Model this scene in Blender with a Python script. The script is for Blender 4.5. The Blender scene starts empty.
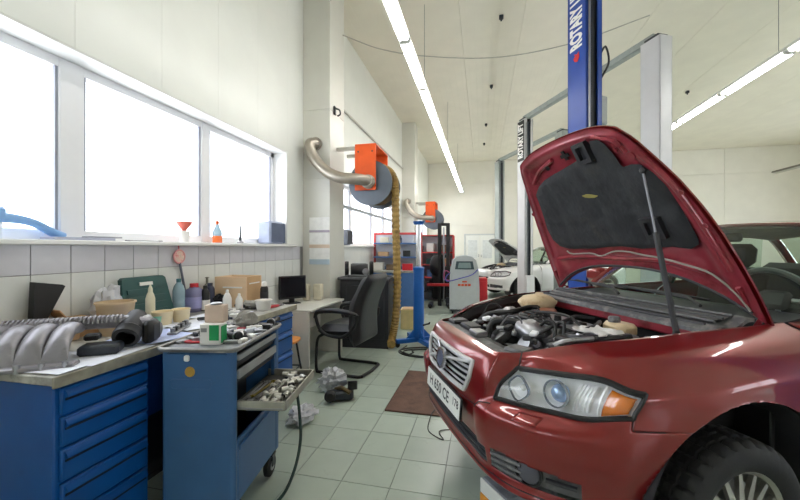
import bpy, bmesh, math, random
import numpy as np
from mathutils import Vector, Matrix, noise as mnoise
random.seed(7)
PI = math.pi
R = math.radians
sc = bpy.context.scene
col = sc.collection

# ------------------------------------------------------------------ camera
CAM_H = 1.40
cam_d = bpy.data.cameras.new('camera')
cam_d.sensor_width = 36.0
cam_d.lens = 16.2
cam_d.shift_y = -0.0025
cam_d.clip_start = 0.05
cam_d.clip_end = 200
cam = bpy.data.objects.new('camera', cam_d)
col.objects.link(cam)
cam.location = (0, 0, CAM_H)
cam.rotation_euler = (R(90), 0, R(12.94))
sc.camera = cam

# ------------------------------------------------------------------ world: bright overcast sky
WORLD_STRENGTH = 4.0
TUBE_STRENGTH = 21.0
w = bpy.data.worlds.new('overcast_sky')
w.use_nodes = True
bgn = w.node_tree.nodes['Background']
bgn.inputs[0].default_value = (0.93, 0.965, 1.0, 1)
bgn.inputs[1].default_value = WORLD_STRENGTH
sc.world = w

sc.view_settings.view_transform = 'Standard'
sc.view_settings.look = 'None'
sc.view_settings.gamma = 1.0
sc.view_settings.use_curve_mapping = False
sc.view_settings.exposure = 0.55
sc.cycles.use_denoising = True
sc.cycles.max_bounces = 10
sc.cycles.diffuse_bounces = 6
sc.cycles.glossy_bounces = 5
sc.cycles.transparent_max_bounces = 12
sc.cycles.sample_clamp_indirect = 8.0
sc.cycles.caustics_reflective = False
sc.cycles.caustics_refractive = False

# ------------------------------------------------------------------ materials
MATS = {}
def lin(c):
    return tuple(((x / 12.92) if x <= 0.04045 else ((x + 0.055) / 1.055) ** 2.4) for x in c)
def M(name, c, rough=0.5, metal=0.0, var=0.08, scale=12.0, bump=0.0, bscale=60.0, coat=0.0,
      spec=0.5, objvar=0.0, trans=0.0, c2=None, c2lo=0.5, c2hi=0.65, sheen=0.0):
    """procedural material; c is an sRGB triple"""
    if name in MATS:
        return MATS[name]
    m = bpy.data.materials.new(name)
    m.use_nodes = True
    nt = m.node_tree
    b = nt.nodes['Principled BSDF']
    b.inputs['Roughness'].default_value = rough
    b.inputs['Metallic'].default_value = metal
    b.inputs['Coat Weight'].default_value = coat
    b.inputs['Coat Roughness'].default_value = 0.04
    b.inputs['Specular IOR Level'].default_value = spec
    b.inputs['Transmission Weight'].default_value = trans
    cl = lin(c)
    tc = nt.nodes.new('ShaderNodeTexCoord')
    nz = nt.nodes.new('ShaderNodeTexNoise')
    nz.inputs['Scale'].default_value = scale
    nz.inputs['Detail'].default_value = 5
    nt.links.new(tc.outputs['Object'], nz.inputs['Vector'])
    rp = nt.nodes.new('ShaderNodeValToRGB')
    rp.color_ramp.elements[0].position = 0.3
    rp.color_ramp.elements[1].position = 0.7
    rp.color_ramp.elements[0].color = (*[x * (1 - var) for x in cl], 1)
    rp.color_ramp.elements[1].color = (*[min(1, x * (1 + var)) for x in cl], 1)
    nt.links.new(nz.outputs['Fac'], rp.inputs['Fac'])
    out = rp.outputs['Color']
    if c2 is not None:
        n2 = nt.nodes.new('ShaderNodeTexNoise')
        n2.inputs['Scale'].default_value = scale * 0.6
        n2.inputs['Detail'].default_value = 8
        n2.inputs['Roughness'].default_value = 0.7
        nt.links.new(tc.outputs['Object'], n2.inputs['Vector'])
        r2 = nt.nodes.new('ShaderNodeValToRGB')
        r2.color_ramp.elements[0].position = c2lo
        r2.color_ramp.elements[1].position = c2hi
        nt.links.new(n2.outputs['Fac'], r2.inputs['Fac'])
        mx = nt.nodes.new('ShaderNodeMix')
        mx.data_type = 'RGBA'
        nt.links.new(r2.outputs['Color'], mx.inputs[0])
        nt.links.new(out, mx.inputs[6])
        mx.inputs[7].default_value = (*lin(c2), 1)
        out = mx.outputs[2]
    if objvar > 0:
        oi = nt.nodes.new('ShaderNodeObjectInfo')
        mr = nt.nodes.new('ShaderNodeMapRange')
        mr.inputs[3].default_value = 1 - objvar
        mr.inputs[4].default_value = 1 + objvar
        nt.links.new(oi.outputs['Random'], mr.inputs[0])
        hs = nt.nodes.new('ShaderNodeHueSaturation')
        nt.links.new(mr.outputs[0], hs.inputs['Value'])
        nt.links.new(out, hs.inputs['Color'])
        out = hs.outputs['Color']
    nt.links.new(out, b.inputs['Base Color'])
    if bump > 0:
        n3 = nt.nodes.new('ShaderNodeTexNoise')
        n3.inputs['Scale'].default_value = bscale
        n3.inputs['Detail'].default_value = 3
        nt.links.new(tc.outputs['Object'], n3.inputs['Vector'])
        bp = nt.nodes.new('ShaderNodeBump')
        bp.inputs['Strength'].default_value = bump
        bp.inputs['Distance'].default_value = 0.01
        nt.links.new(n3.outputs['Fac'], bp.inputs['Height'])
        nt.links.new(bp.outputs['Normal'], b.inputs['Normal'])
    MATS[name] = m
    return m

def thin_glass(name, tint=(1, 1, 1), refl=0.08, rough=0.0):
    if name in MATS:
        return MATS[name]
    m = bpy.data.materials.new(name)
    m.use_nodes = True
    nt = m.node_tree
    nt.nodes.clear()
    o = nt.nodes.new('ShaderNodeOutputMaterial')
    t = nt.nodes.new('ShaderNodeBsdfTransparent')
    t.inputs[0].default_value = (*tint, 1)
    g = nt.nodes.new('ShaderNodeBsdfGlossy')
    g.inputs['Roughness'].default_value = rough
    lw = nt.nodes.new('ShaderNodeLayerWeight')
    pw_ = nt.nodes.new('ShaderNodeMath')
    pw_.operation = 'POWER'
    pw_.inputs[1].default_value = 5.0
    nt.links.new(lw.outputs['Facing'], pw_.inputs[0])
    ad = nt.nodes.new('ShaderNodeMath')
    ad.operation = 'MULTIPLY_ADD'
    ad.use_clamp = True
    ad.inputs[1].default_value = 0.85
    ad.inputs[2].default_value = refl
    nt.links.new(pw_.outputs[0], ad.inputs[0])
    mx = nt.nodes.new('ShaderNodeMixShader')
    nt.links.new(ad.outputs[0], mx.inputs[0])
    nt.links.new(t.outputs[0], mx.inputs[1])
    nt.links.new(g.outputs[0], mx.inputs[2])
    nt.links.new(mx.outputs[0], o.inputs[0])
    MATS[name] = m
    return m

def emit(name, c, s):
    if name in MATS:
        return MATS[name]
    m = bpy.data.materials.new(name)
    m.use_nodes = True
    nt = m.node_tree
    nt.nodes.clear()
    o = nt.nodes.new('ShaderNodeOutputMaterial')
    e = nt.nodes.new('ShaderNodeEmission')
    e.inputs[0].default_value = (*c, 1)
    e.inputs[1].default_value = s
    nt.links.new(e.outputs[0], o.inputs[0])
    MATS[name] = m
    return m

# ------------------------------------------------------------------ mesh builder
class MB:
    def __init__(self):
        self.v = []
        self.f = []
        self.mtx = None
    def add(self, vs, fs):
        n = len(self.v)
        if self.mtx is not None:
            vs = [tuple(self.mtx @ Vector(p)) for p in vs]
        self.v += [tuple(p) for p in vs]
        self.f += [tuple(i + n for i in f) for f in fs]
        return self
    def box(self, c, s, b=0.0, rz=0.0, rx=0.0, ry=0.0):
        """box of centre c and full size s, chamfered by b"""
        hx, hy, hz = s[0] / 2, s[1] / 2, s[2] / 2
        b = min(b, hx * .9, hy * .9, hz * .9)
        rot = Matrix.Rotation(rz, 3, 'Z') @ Matrix.Rotation(ry, 3, 'Y') @ Matrix.Rotation(rx, 3, 'X')
        C = Vector(c)
        if b <= 0:
            vs = [(sx * hx, sy * hy, sz * hz) for sz in (-1, 1) for sy in (-1, 1) for sx in (-1, 1)]
            fs = [(0, 2, 3, 1), (4, 5, 7, 6), (0, 1, 5, 4), (2, 6, 7, 3), (0, 4, 6, 2), (1, 3, 7, 5)]
        else:
            vs = []
            idx = {}
            for sz in (-1, 1):
                for sy in (-1, 1):
                    for sx in (-1, 1):
                        for ax in range(3):
                            p = [sx * (hx - b), sy * (hy - b), sz * (hz - b)]
                            p[ax] = (sx * hx, sy * hy, sz * hz)[ax]
                            idx[(sx, sy, sz, ax)] = len(vs)
                            vs.append(tuple(p))
            fs = []
            for ax in range(3):
                a1, a2 = (ax + 1) % 3, (ax + 2) % 3
                for s_ in (-1, 1):
                    q = []
                    for e1, e2 in ((-1, -1), (1, -1), (1, 1), (-1, 1)):
                        k = [0, 0, 0]
                        k[ax] = s_; k[a1] = e1; k[a2] = e2
                        q.append(idx[(*k, ax)])
                    fs.append(tuple(q if s_ > 0 else q[::-1]))
            for ax in range(3):
                a1, a2 = (ax + 1) % 3, (ax + 2) % 3
                for e1 in (-1, 1):
                    for e2 in (-1, 1):
                        k0 = [0, 0, 0]; k0[ax] = -1; k0[a1] = e1; k0[a2] = e2
                        k1 = list(k0); k1[ax] = 1
                        q = [idx[(*k0, a1)], idx[(*k1, a1)], idx[(*k1, a2)], idx[(*k0, a2)]]
                        fs.append(tuple(q if e1 * e2 < 0 else q[::-1]))
            for sx in (-1, 1):
                for sy in (-1, 1):
                    for sz in (-1, 1):
                        q = [idx[(sx, sy, sz, a)] for a in range(3)]
                        fs.append(tuple(q if sx * sy * sz > 0 else q[::-1]))
        return self.add([tuple(C + rot @ Vector(p)) for p in vs], fs)
    def cyl(self, p0, p1, r0, r1=None, n=12, caps=True):
        r1 = r0 if r1 is None else r1
        p0, p1 = Vector(p0), Vector(p1)
        d = (p1 - p0).normalized()
        a = d.orthogonal().normalized()
        b = d.cross(a)
        vs, fs = [], []
        for p, r in ((p0, r0), (p1, r1)):
            for i in range(n):
                t = 2 * PI * i / n
                vs.append(tuple(p + (a * math.cos(t) + b * math.sin(t)) * r))
        for i in range(n):
            j = (i + 1) % n
            fs.append((i, j, n + j, n + i))
        if caps:
            fs.append(tuple(range(n))[::-1])
            fs.append(tuple(range(n, 2 * n)))
        return self.add(vs, fs)
    def tube(self, pts, r, n=8, closed=False, caps=True):
        """r number or list"""
        P = [Vector(p) for p in pts]
        m = len(P)
        rs = r if isinstance(r, (list, tuple)) else [r] * m
        vs, fs = [], []
        a = None
        for i, p in enumerate(P):
            if closed:
                t = (P[(i + 1) % m] - P[i - 1])
            else:
                t = P[min(i + 1, m - 1)] - P[max(i - 1, 0)]
            t = t.normalized() if t.length > 1e-9 else Vector((0, 0, 1))
            if a is None:
                a = t.orthogonal().normalized()
            else:
                a = (a - t * a.dot(t))
                a = a.normalized() if a.length > 1e-6 else t.orthogonal().normalized()
            b = t.cross(a)
            for k in range(n):
                th = 2 * PI * k / n
                vs.append(tuple(p + (a * math.cos(th) + b * math.sin(th)) * rs[i]))
        for i in range(m if closed else m - 1):
            i2 = (i + 1) % m
            for k in range(n):
                k2 = (k + 1) % n
                fs.append((i * n + k, i * n + k2, i2 * n + k2, i2 * n + k))
        if caps and not closed:
            fs.append(tuple(range(n))[::-1])
            fs.append(tuple(range((m - 1) * n, m * n)))
        return self.add(vs, fs)
    def lathe(self, prof, n=20, o=(0, 0, 0), axis=(0, 0, 1), a0=0.0, a1=2 * PI, sq=None):
        """prof list of (r, h) along axis from o"""
        ax = Vector(axis).normalized()
        a = Vector((1, 0, 0)) if abs(ax.z) > .9 else ax.orthogonal().normalized()
        b = ax.cross(a)
        O = Vector(o)
        full = abs(a1 - a0 - 2 * PI) < 1e-6
        m = n if full else n + 1
        vs, fs = [], []
        for r, h in prof:
            for i in range(m):
                t = a0 + (a1 - a0) * i / n
                ct, st = math.cos(t), math.sin(t)
                if sq:
                    k = (abs(ct) ** sq + abs(st) ** sq) ** (-1.0 / sq)
                    ct, st = ct * k, st * k
                vs.append(tuple(O + ax * h + (a * ct + b * st) * max(r, 1e-5)))
        for j in range(len(prof) - 1):
            for i in range(n if full else n):
                i2 = (i + 1) % m
                fs.append((j * m + i, j * m + i2, (j + 1) * m + i2, (j + 1) * m + i))
        return self.add(vs, fs)
    def prism(self, poly, z0, z1, fr=None):
        """polygon in 2D extruded z0..z1; fr maps (u,v,w)->xyz"""
        n = len(poly)
        fr = fr or (lambda u, v, w_: (u, v, w_))
        vs = [fr(u, v, z0) for u, v in poly] + [fr(u, v, z1) for u, v in poly]
        fs = [tuple(range(n))[::-1], tuple(range(n, 2 * n))]
        for i in range(n):
            j = (i + 1) % n
            fs.append((i, j, n + j, n + i))
        return self.add(vs, fs)
    def grid(self, fn, nu, nv, wrap=False):
        vs = [fn(i / nu, j / nv) for j in range(nv + 1) for i in range(nu + 1)]
        fs = [(j * (nu + 1) + i, j * (nu + 1) + i + 1, (j + 1) * (nu + 1) + i + 1, (j + 1) * (nu + 1) + i)
              for j in range(nv) for i in range(nu)]
        return self.add(vs, fs)
    def sheet(self, fn, nu, nv, th):
        """closed thin sheet: fn(u,v)-> point, thickness along -z of returned second value or vector th"""
        top = [Vector(fn(i / nu, j / nv)) for j in range(nv + 1) for i in range(nu + 1)]
        T = Vector(th)
        N = len(top)
        vs = [tuple(p) for p in top] + [tuple(p + T) for p in top]
        q = lambda i, j: j * (nu + 1) + i
        fs = []
        for j in range(nv):
            for i in range(nu):
                a = (q(i, j), q(i + 1, j), q(i + 1, j + 1), q(i, j + 1))
                fs.append(a)
                fs.append(tuple(k + N for k in a[::-1]))
        def side(l):
            for x, y in zip(l[:-1], l[1:]):
                fs.append((y, x, x + N, y + N))
        side([q(i, 0) for i in range(nu + 1)])
        side([q(nu, j) for j in range(nv + 1)])
        side([q(i, nv) for i in range(nu, -1, -1)])
        side([q(0, j) for j in range(nv, -1, -1)])
        return self.add(vs, fs)
    def blob(self, c, r, n=12, m=8, amp=0.15, freq=3.0, seed=0):
        c = Vector(c)
        r = Vector(r if isinstance(r, (tuple, list)) else (r, r, r))
        vs, fs = [], []
        for j in range(m + 1):
            ph = PI * j / m
            for i in range(n):
                t = 2 * PI * i / n
                d = Vector((math.sin(ph) * math.cos(t), math.sin(ph) * math.sin(t), math.cos(ph)))
                k = 1 + amp * mnoise.noise(d * freq + Vector((seed * 3.1, seed * 1.7, 0)))
                vs.append((c.x + d.x * r.x * k, c.y + d.y * r.y * k, c.z + d.z * r.z * k))
        for j in range(m):
            for i in range(n):
                i2 = (i + 1) % n
                fs.append((j * n + i, (j + 1) * n + i, (j + 1) * n + i2, j * n + i2))
        return self.add(vs, fs)
    def mesh(self, name, mat, smooth=40, fix=True):
        me = bpy.data.meshes.new(name)
        me.from_pydata(self.v, [], self.f)
        me.validate(verbose=False)
        if fix:
            bm = bmesh.new()
            bm.from_mesh(me)
            bmesh.ops.remove_doubles(bm, verts=bm.verts, dist=2e-5)
            bmesh.ops.recalc_face_normals(bm, faces=bm.faces)
            bm.to_mesh(me)
            bm.free()
        if smooth:
            me.polygons.foreach_set('use_smooth', [True] * len(me.polygons))
            me.set_sharp_from_angle(angle=R(smooth))
        if mat is not None:
            me.materials.append(mat)
        me.update()
        return me
    def build(self, name, mat, parent=None, smooth=40, loc=(0, 0, 0), rz=0.0, fix=True):
        o = bpy.data.objects.new(name, self.mesh(name, mat, smooth, fix))
        col.objects.link(o)
        o.location = loc
        o.rotation_euler = (0, 0, rz)
        if parent is not None:
            o.parent = parent
        return o

def tag(o, label, cat, group=None, kind=None):
    o['label'] = label
    o['category'] = cat
    if group:
        o['group'] = group
    if kind:
        o['kind'] = kind
    return o
def struct(o):
    o['kind'] = 'structure'
    return o
def thing(name, label, cat, loc=(0, 0, 0), rz=0.0, group=None):
    o = bpy.data.objects.new(name, None)
    o.empty_display_size = 0.1
    col.objects.link(o)
    o.location = loc
    o.rotation_euler = (0, 0, rz)
    return tag(o, label, cat, group)
def inst(me, name, parent=None, loc=(0, 0, 0), rot=(0, 0, 0), scale=(1, 1, 1)):
    o = bpy.data.objects.new(name, me)
    col.objects.link(o)
    o.location = loc
    o.rotation_euler = rot
    o.scale = scale
    if parent is not None:
        o.parent = parent
    return o
def copy_tree(o, parent=None):
    c = o.copy()
    col.objects.link(c)
    if parent is not None:
        c.parent = parent
    for ch in list(o.children):
        copy_tree(ch, c)
    return c
def text_mb(txt, size, depth=0.0015, bold=0.018):
    cu = bpy.data.curves.new('lettering', 'FONT')
    cu.body = txt
    cu.size = size
    cu.align_x = 'CENTER'
    cu.align_y = 'CENTER'
    cu.extrude = depth
    cu.resolution_u = 3
    cu.offset = size * bold
    o = bpy.data.objects.new('lettering', cu)
    col.objects.link(o)
    bpy.context.view_layer.update()
    me = bpy.data.meshes.new_from_object(o)
    mb = MB()
    mb.add([tuple(v.co) for v in me.vertices], [tuple(p.vertices) for p in me.polygons])
    bpy.data.objects.remove(o)
    bpy.data.meshes.remove(me)
    bpy.data.curves.remove(cu)
    return mb
def crom(P, t):
    """Catmull-Rom through list of np points at parameter t in 0..len-1"""
    n = len(P)
    i = min(int(t), n - 2)
    f = t - i
    p1, p2 = P[i], P[i + 1]
    p0 = P[i - 1] if i > 0 else 2 * p1 - p2
    p3 = P[i + 2] if i + 2 < n else 2 * p2 - p1
    return 0.5 * (2 * p1 + (p2 - p0) * f + (2 * p0 - 5 * p1 + 4 * p2 - p3) * f * f + (3 * p1 - p0 - 3 * p2 + p3) * f ** 3)
def curve_pts(P, n):
    P = [np.array(p, float) for p in P]
    return [tuple(crom(P, (len(P) - 1) * k / n)) for k in range(n + 1)]
ORD = ['first', 'second', 'third', 'fourth', 'fifth', 'sixth', 'seventh', 'eighth', 'ninth', 'tenth', 'eleventh', 'twelfth', 'thirteenth']
# ================================================================== ROOM SHELL
XL, XR, YB, YF, ZC = -2.43, 12.0, 16.4, -5.0, 5.26
SILL, HEAD = 1.445, 2.62
m_wall = M('wall_cream_panel', (0.90, 0.905, 0.88), rough=0.32, var=0.02, scale=3, bump=0.02, bscale=8)
m_wallb = M('back_wall_cream', (0.90, 0.885, 0.845), rough=0.55, var=0.03, scale=2)
m_ceil = M('ceiling_cream', (0.92, 0.895, 0.835), rough=0.6, var=0.03, scale=2)
m_grout = M('grout_grey', (0.50, 0.50, 0.49), rough=0.8, var=0.1)
m_tile = M('wall_tile_white', (0.86, 0.865, 0.85), rough=0.18, var=0.02, objvar=0.02)
m_tile2 = M('wall_tile_lilac_grey', (0.78, 0.775, 0.80), rough=0.18, var=0.02, objvar=0.02)
m_upvc = M('white_window_frame', (0.93, 0.93, 0.94), rough=0.3, var=0.01)
m_white = M('white_paint', (0.92, 0.92, 0.90), rough=0.45, var=0.02)
m_pane = thin_glass('window_pane_glass', (0.97, 0.98, 1.0), 0.02)

# ribs of the ceiling sheet: fine relief only
def rib_bump(m, axis, scale, strength):
    nt = m.node_tree
    b = nt.nodes['Principled BSDF']
    tc = nt.nodes.new('ShaderNodeTexCoord')
    wv = nt.nodes.new('ShaderNodeTexWave')
    wv.wave_type = 'BANDS'
    wv.bands_direction = axis
    wv.wave_profile = 'SAW'
    wv.inputs['Scale'].default_value = scale
    nt.links.new(tc.outputs['Object'], wv.inputs['Vector'])
    bp = nt.nodes.new('ShaderNodeBump')
    bp.inputs['Strength'].default_value = strength
    bp.inputs['Distance'].default_value = 0.02
    nt.links.new(wv.outputs['Fac'], bp.inputs['Height'])
    nt.links.new(bp.outputs['Normal'], b.inputs['Normal'])
rib_bump(m_ceil, 'X', 2.2, 0.35)

# ---- floor: tile-patterned base; the 300 tiles nearest in view are built one by one
def floor_mat():
    m = bpy.data.materials.new('floor_tiles_far')
    m.use_nodes = True
    nt = m.node_tree
    b = nt.nodes['Principled BSDF']
    tc = nt.nodes.new('ShaderNodeTexCoord')
    mp = nt.nodes.new('ShaderNodeMapping')
    mp.inputs['Location'].default_value = (0.829, -2.03, 0)
    nt.links.new(tc.outputs['Object'], mp.inputs['Vector'])
    br = nt.nodes.new('ShaderNodeTexBrick')
    br.offset = 0.0
    br.inputs['Scale'].default_value = 1.0
    br.inputs['Brick Width'].default_value = 0.3
    br.inputs['Row Height'].default_value = 0.3
    br.inputs['Mortar Size'].default_value = 0.003
    br.inputs['Color1'].default_value = (*lin((0.69, 0.735, 0.685)), 1)
    br.inputs['Color2'].default_value = (*lin((0.66, 0.70, 0.655)), 1)
    br.inputs['Mortar'].default_value = (*lin((0.40, 0.42, 0.39)), 1)
    nt.links.new(mp.outputs[0], br.inputs['Vector'])
    nt.links.new(br.outputs['Color'], b.inputs['Base Color'])
    b.inputs['Roughness'].default_value = 0.28
    return m
m_pillar = M('pillar_cream_panel', (0.85, 0.845, 0.81), rough=0.35, var=0.03, scale=3)
m_floor = floor_mat()
m_ftile = M('floor_tile_sage', (0.69, 0.735, 0.685), rough=0.26, var=0.035, scale=5, objvar=0.06,
            c2=(0.60, 0.63, 0.58), c2lo=0.60, c2hi=0.80)
floor = struct(MB().box(((XL + XR) / 2, (YB + YF) / 2, -0.106), (XR - XL + 1.2, YB - YF + 1.2, 0.2)).build('floor', m_floor))
ft = MB().box((0, 0, 0), (0.2965, 0.2965, 0.006), 0.0012).mesh('tile', m_ftile)
for j in range(30):
    for i in range(10):
        inst(ft, 'tile', floor, (-0.829 + 0.3 * (i - 2.5), 2.03 + 0.3 * (j - 2.5), -0.003), (0, 0, random.choice((0, 1, 2, 3)) * PI / 2))

# ---- ceiling
ceil = struct(MB().box(((XL + XR) / 2, (YB + YF) / 2, ZC + 0.13), (XR - XL + 1.2, YB - YF + 1.2, 0.2)).build('ceiling', m_ceil))
npan = 14
pw = (XR - XL) / npan
cp = MB().box((0, 0, 0), (pw - 0.004, YB - YF, 0.04), 0.002).mesh('panel', m_ceil, smooth=0)
for i in range(npan):
    inst(cp, 'panel', ceil, (XL + pw * (i + .5), (YB + YF) / 2, ZC + 0.02))

# ---- left wall with window bays
bays = [(-4.6, -2.1), (-0.75, 4.15), (5.5, 10.4), (11.8, 15.9)]
TH = 0.34
def wall_with_holes(x0, x1, holes, y0, y1, z0h, z1h):
    mb = MB()
    ys = [y0]
    for a, b in holes:
        mb.box(((x0 + x1) / 2, (ys[-1] + a) / 2, ZC / 2), (x1 - x0, a - ys[-1], ZC))
        mb.box(((x0 + x1) / 2, (a + b) / 2, z0h / 2), (x1 - x0, b - a, z0h))
        mb.box(((x0 + x1) / 2, (a + b) / 2, (z1h + ZC) / 2), (x1 - x0, b - a, ZC - z1h))
        ys.append(b)
    mb.box(((x0 + x1) / 2, (ys[-1] + y1) / 2, ZC / 2), (x1 - x0, y1 - ys[-1], ZC))
    return mb
wl = struct(wall_with_holes(XL - TH, XL - 0.012, bays, YF, YB, SILL - 0.02, HEAD).build('wall_left', m_wall, smooth=0))
# sheet panels of the upper left wall
def wpanel(parent, x, y0, y1, z0, z1, m):
    MB().box((x, (y0 + y1) / 2, (z0 + z1) / 2), (0.014, y1 - y0 - 0.0012, z1 - z0 - 0.0012), 0.0008).build('panel', m, parent, smooth=0)
def split(a, b, wdt):
    n = max(1, round((b - a) / wdt))
    return [(a + (b - a) * k / n, a + (b - a) * (k + 1) / n) for k in range(n)]
for a, b in ((-0.75, 4.15), (5.5, 10.4), (11.8, 15.9)):
    for p, q in split(a, b, 0.62):
        wpanel(wl, XL - 0.006, p, q, HEAD, ZC, m_wall)
for a, b in ((4.15, 4.57), (5.08, 5.5), (10.4, 10.85), (11.35, 11.8)):
    wpanel(wl, XL - 0.006, a, b, SILL, ZC, m_wall)
# wall tiles under the window, 20 x 30 cm
tl = MB().box((0, 0, 0), (0.012, 0.1965, 0.2965), 0.0015)
me_t = tl.mesh('tile', m_tile)
me_t1 = MB().box((0, 0, 0), (0.012, 0.1965, 0.170), 0.0015).mesh('tile', m_tile2)
bk = MB().box((XL - 0.011, (0.2 + 4.57) / 2, 0.71), (0.006, 4.37, 1.42)).build('tile_backing', m_grout, wl, smooth=0)
y = 4.477 - 0.1
while y > 0.4:
    inst(me_t1, 'tile', wl, (XL - 0.003, y, 1.336))
    for k in range(4):
        inst(me_t, 'tile', wl, (XL - 0.003, y, 1.25 - 0.15 - 0.3 * k))
    y -= 0.2
MB().box((XL - 0.006, -2.3, 0.71), (0.012, 5.4, 1.42)).build('panel', m_tile, wl, smooth=0)
for a, b in ((5.08, 10.85), (11.35, YB)):
    for p, q in split(a, b, 1.0):
        MB().box((XL - 0.006, (p + q) / 2, 0.71), (0.012, q - p - .004, 1.42), .002).build('panel', m_tile, wl, smooth=0)

# ---- windows
def window(n, y0, y1, mull, transom=None):
    w_ = struct(bpy.data.objects.new('window_%d' % n, None))
    col.objects.link(w_)
    x = XL - 0.22
    w_.location = (x, y0, SILL)
    h = HEAD - SILL
    L = y1 - y0
    fr = MB()
    fr.box((0, L / 2, 0.035), (0.07, L, 0.07), .006)
    fr.box((0, L / 2, h - 0.035), (0.07, L, 0.07), .006)
    fr.box((0, 0.035, h / 2), (0.07, 0.07, h), .006)
    fr.box((0, L - 0.035, h / 2), (0.07, 0.07, h), .006)
    fr.build('window_frame', m_upvc, w_)
    ed = [0.07]
    for yc, wd in mull:
        MB().box((0.004, yc - y0, h / 2), (0.08, wd, h - 0.02), .008).build('mullion', m_upvc, w_)
        ed += [yc - y0 - wd / 2, yc - y0 + wd / 2]
    ed.append(L - 0.07)
    for a, b in zip(ed[::2], ed[1::2]):
        MB().box((0, (a + b) / 2, h / 2), (0.006, b - a, h - 0.14)).build('pane', m_pane, w_, smooth=0)
        g = MB()
        for yy in (a + .008, b - .008):
            g.box((0.02, yy, h / 2), (0.02, 0.016, h - 0.14))
        g.build('gasket', M('grey_gasket', (0.62, 0.63, 0.68), rough=.5), w_, smooth=0)
    if transom:
        MB().box((0.03, L / 2, transom - SILL), (0.07, L - .1, 0.06), .005).build('transom', M('grey_bar', (0.55, 0.58, 0.6), rough=.4), w_)
    return w_
window(1, -0.75, 4.15, [(0.35, .12), (1.81, .15), (2.97, .11)])
window(2, 5.5, 10.4, [(6.9, .1), (8.3, .1), (9.4, .1)], 2.2)
window(3, 11.8, 15.9, [(13.2, .1), (14.6, .1)])
window(4, -4.6, -2.1, [(-3.3, .1)])
m_sill = M('white_sill', (0.93, 0.93, 0.92), rough=0.25, var=0.02)
for n, (a, b) in enumerate(bays):
    s = struct(MB().box((XL - 0.13, (a + b) / 2, SILL - 0.012), (0.36, b - a + (0.34 if n == 1 else .1), 0.03), .006).build('trim_%d' % (n + 1), m_sill))
# window head / jamb linings
n = 5
for a, b in bays:
    mb = MB()
    mb.box((XL - 0.1, (a + b) / 2, HEAD - 0.006), (0.20, b - a, 0.012), .002)
    mb.box((XL - 0.1, b - 0.006, (SILL + HEAD) / 2), (0.20, 0.012, HEAD - SILL - .004), .002)
    mb.box((XL - 0.1, a + 0.006, (SILL + HEAD) / 2), (0.20, 0.012, HEAD - SILL - .004), .002)
    struct(mb.build('trim_%d' % n, m_sill))
    n += 1

# ---- pillars along the left wall
for k, yp in enumerate((-1.72, 4.57, 10.85)):
    p = struct(bpy.data.objects.new('pillar', None))
    col.objects.link(p)
    p.location = (XL, yp, 0)
    for z0, z1 in ((0, 0.72), (0.72, 2.35), (2.35, 3.3), (3.3, ZC)):
        MB().box((0.198, 0.255, (z0 + z1) / 2), (0.404, 0.51, z1 - z0 - .003), .004).build('panel', m_pillar, p, smooth=0)

# ---- back wall with panels and a double door
wb = struct(MB().box(((XL + XR) / 2, YB + 0.16, ZC / 2), (XR - XL + .8, 0.3, ZC)).build('wall_back', m_wallb, smooth=0))
for z0, z1 in ((0, 2.4), (2.4, 4.27), (4.27, ZC)):
    for p, q in split(XL, XR, 3.0):
        MB().box(((p + q) / 2, YB, (z0 + z1) / 2), (q - p - .012, 0.02, z1 - z0 - .012), .004).build('panel', m_wallb, wb, smooth=0)
m_seam = M('dark_vent', (0.35, 0.34, 0.32), rough=.7)
MB().box((8.1, YB - .015, 3.05), (0.22, 0.02, 0.2), .004).build('vent', m_seam, wb)
dr = struct(bpy.data.objects.new('door_1', None))
col.objects.link(dr)
dr.location = (-0.12, YB - 0.02, 0)
fr = MB()
fr.box((-0.66, 0, 1.0), (0.06, 0.05, 2.0), .005); fr.box((0.66, 0, 1.0), (0.06, 0.05, 2.0), .005)
fr.box((0, 0, 2.0), (1.38, 0.05, 0.06), .005)
fr.build('frame', M('door_grey', (0.78, 0.79, 0.79), rough=.4), dr)
for sx in (-1, 1):
    lf_ = MB().box((sx * 0.315, -0.005, 0.985), (0.61, 0.04, 1.95), .006).build('leaf', m_white, dr)
    MB().box((sx * 0.315, -0.03, 1.35), (0.40, 0.012, 0.8), .004).build('inset', M('door_inset', (.84, .85, .85), rough=.4), lf_)
    MB().cyl((sx * 0.06, -0.07, 1.0), (sx * 0.06, -0.07, 1.12), 0.012).cyl((sx * .06, -.02, 1.06), (sx * .06, -.07, 1.06), .01).build('handle', M('chrome', (.8, .8, .82), rough=.2, metal=1, var=.02), lf_)

# ---- right wall and the wall behind the camera, with unseen glazed gates added for fill light
wr = MB()
FILL_GATES_R = [(-2.5, 0.5), (3.0, 7.0), (9.5, 13.5)]
wrm = wall_with_holes(XR, XR + 0.3, FILL_GATES_R, YF, YB, 0.9, 3.6)
wr = struct(wrm.build('wall_right', m_wallb, smooth=0))
mb = MB()
FILL_GATES_F = [(5.0, 8.0)]
xs = [XL - .3]
for a, b in FILL_GATES_F:
    mb.box(((xs[-1] + a) / 2, YF - .15, ZC / 2), (a - xs[-1], .3, ZC))
    mb.box(((a + b) / 2, YF - .15, .45), (b - a, .3, .9))
    mb.box(((a + b) / 2, YF - .15, (3.8 + ZC) / 2), (b - a, .3, ZC - 3.8))
    xs.append(b)
mb.box(((xs[-1] + XR + .3) / 2, YF - .15, ZC / 2), (XR + .3 - xs[-1], .3, ZC))
wf = struct(mb.build('wall_front', m_wallb, smooth=0))
n = 5
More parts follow.
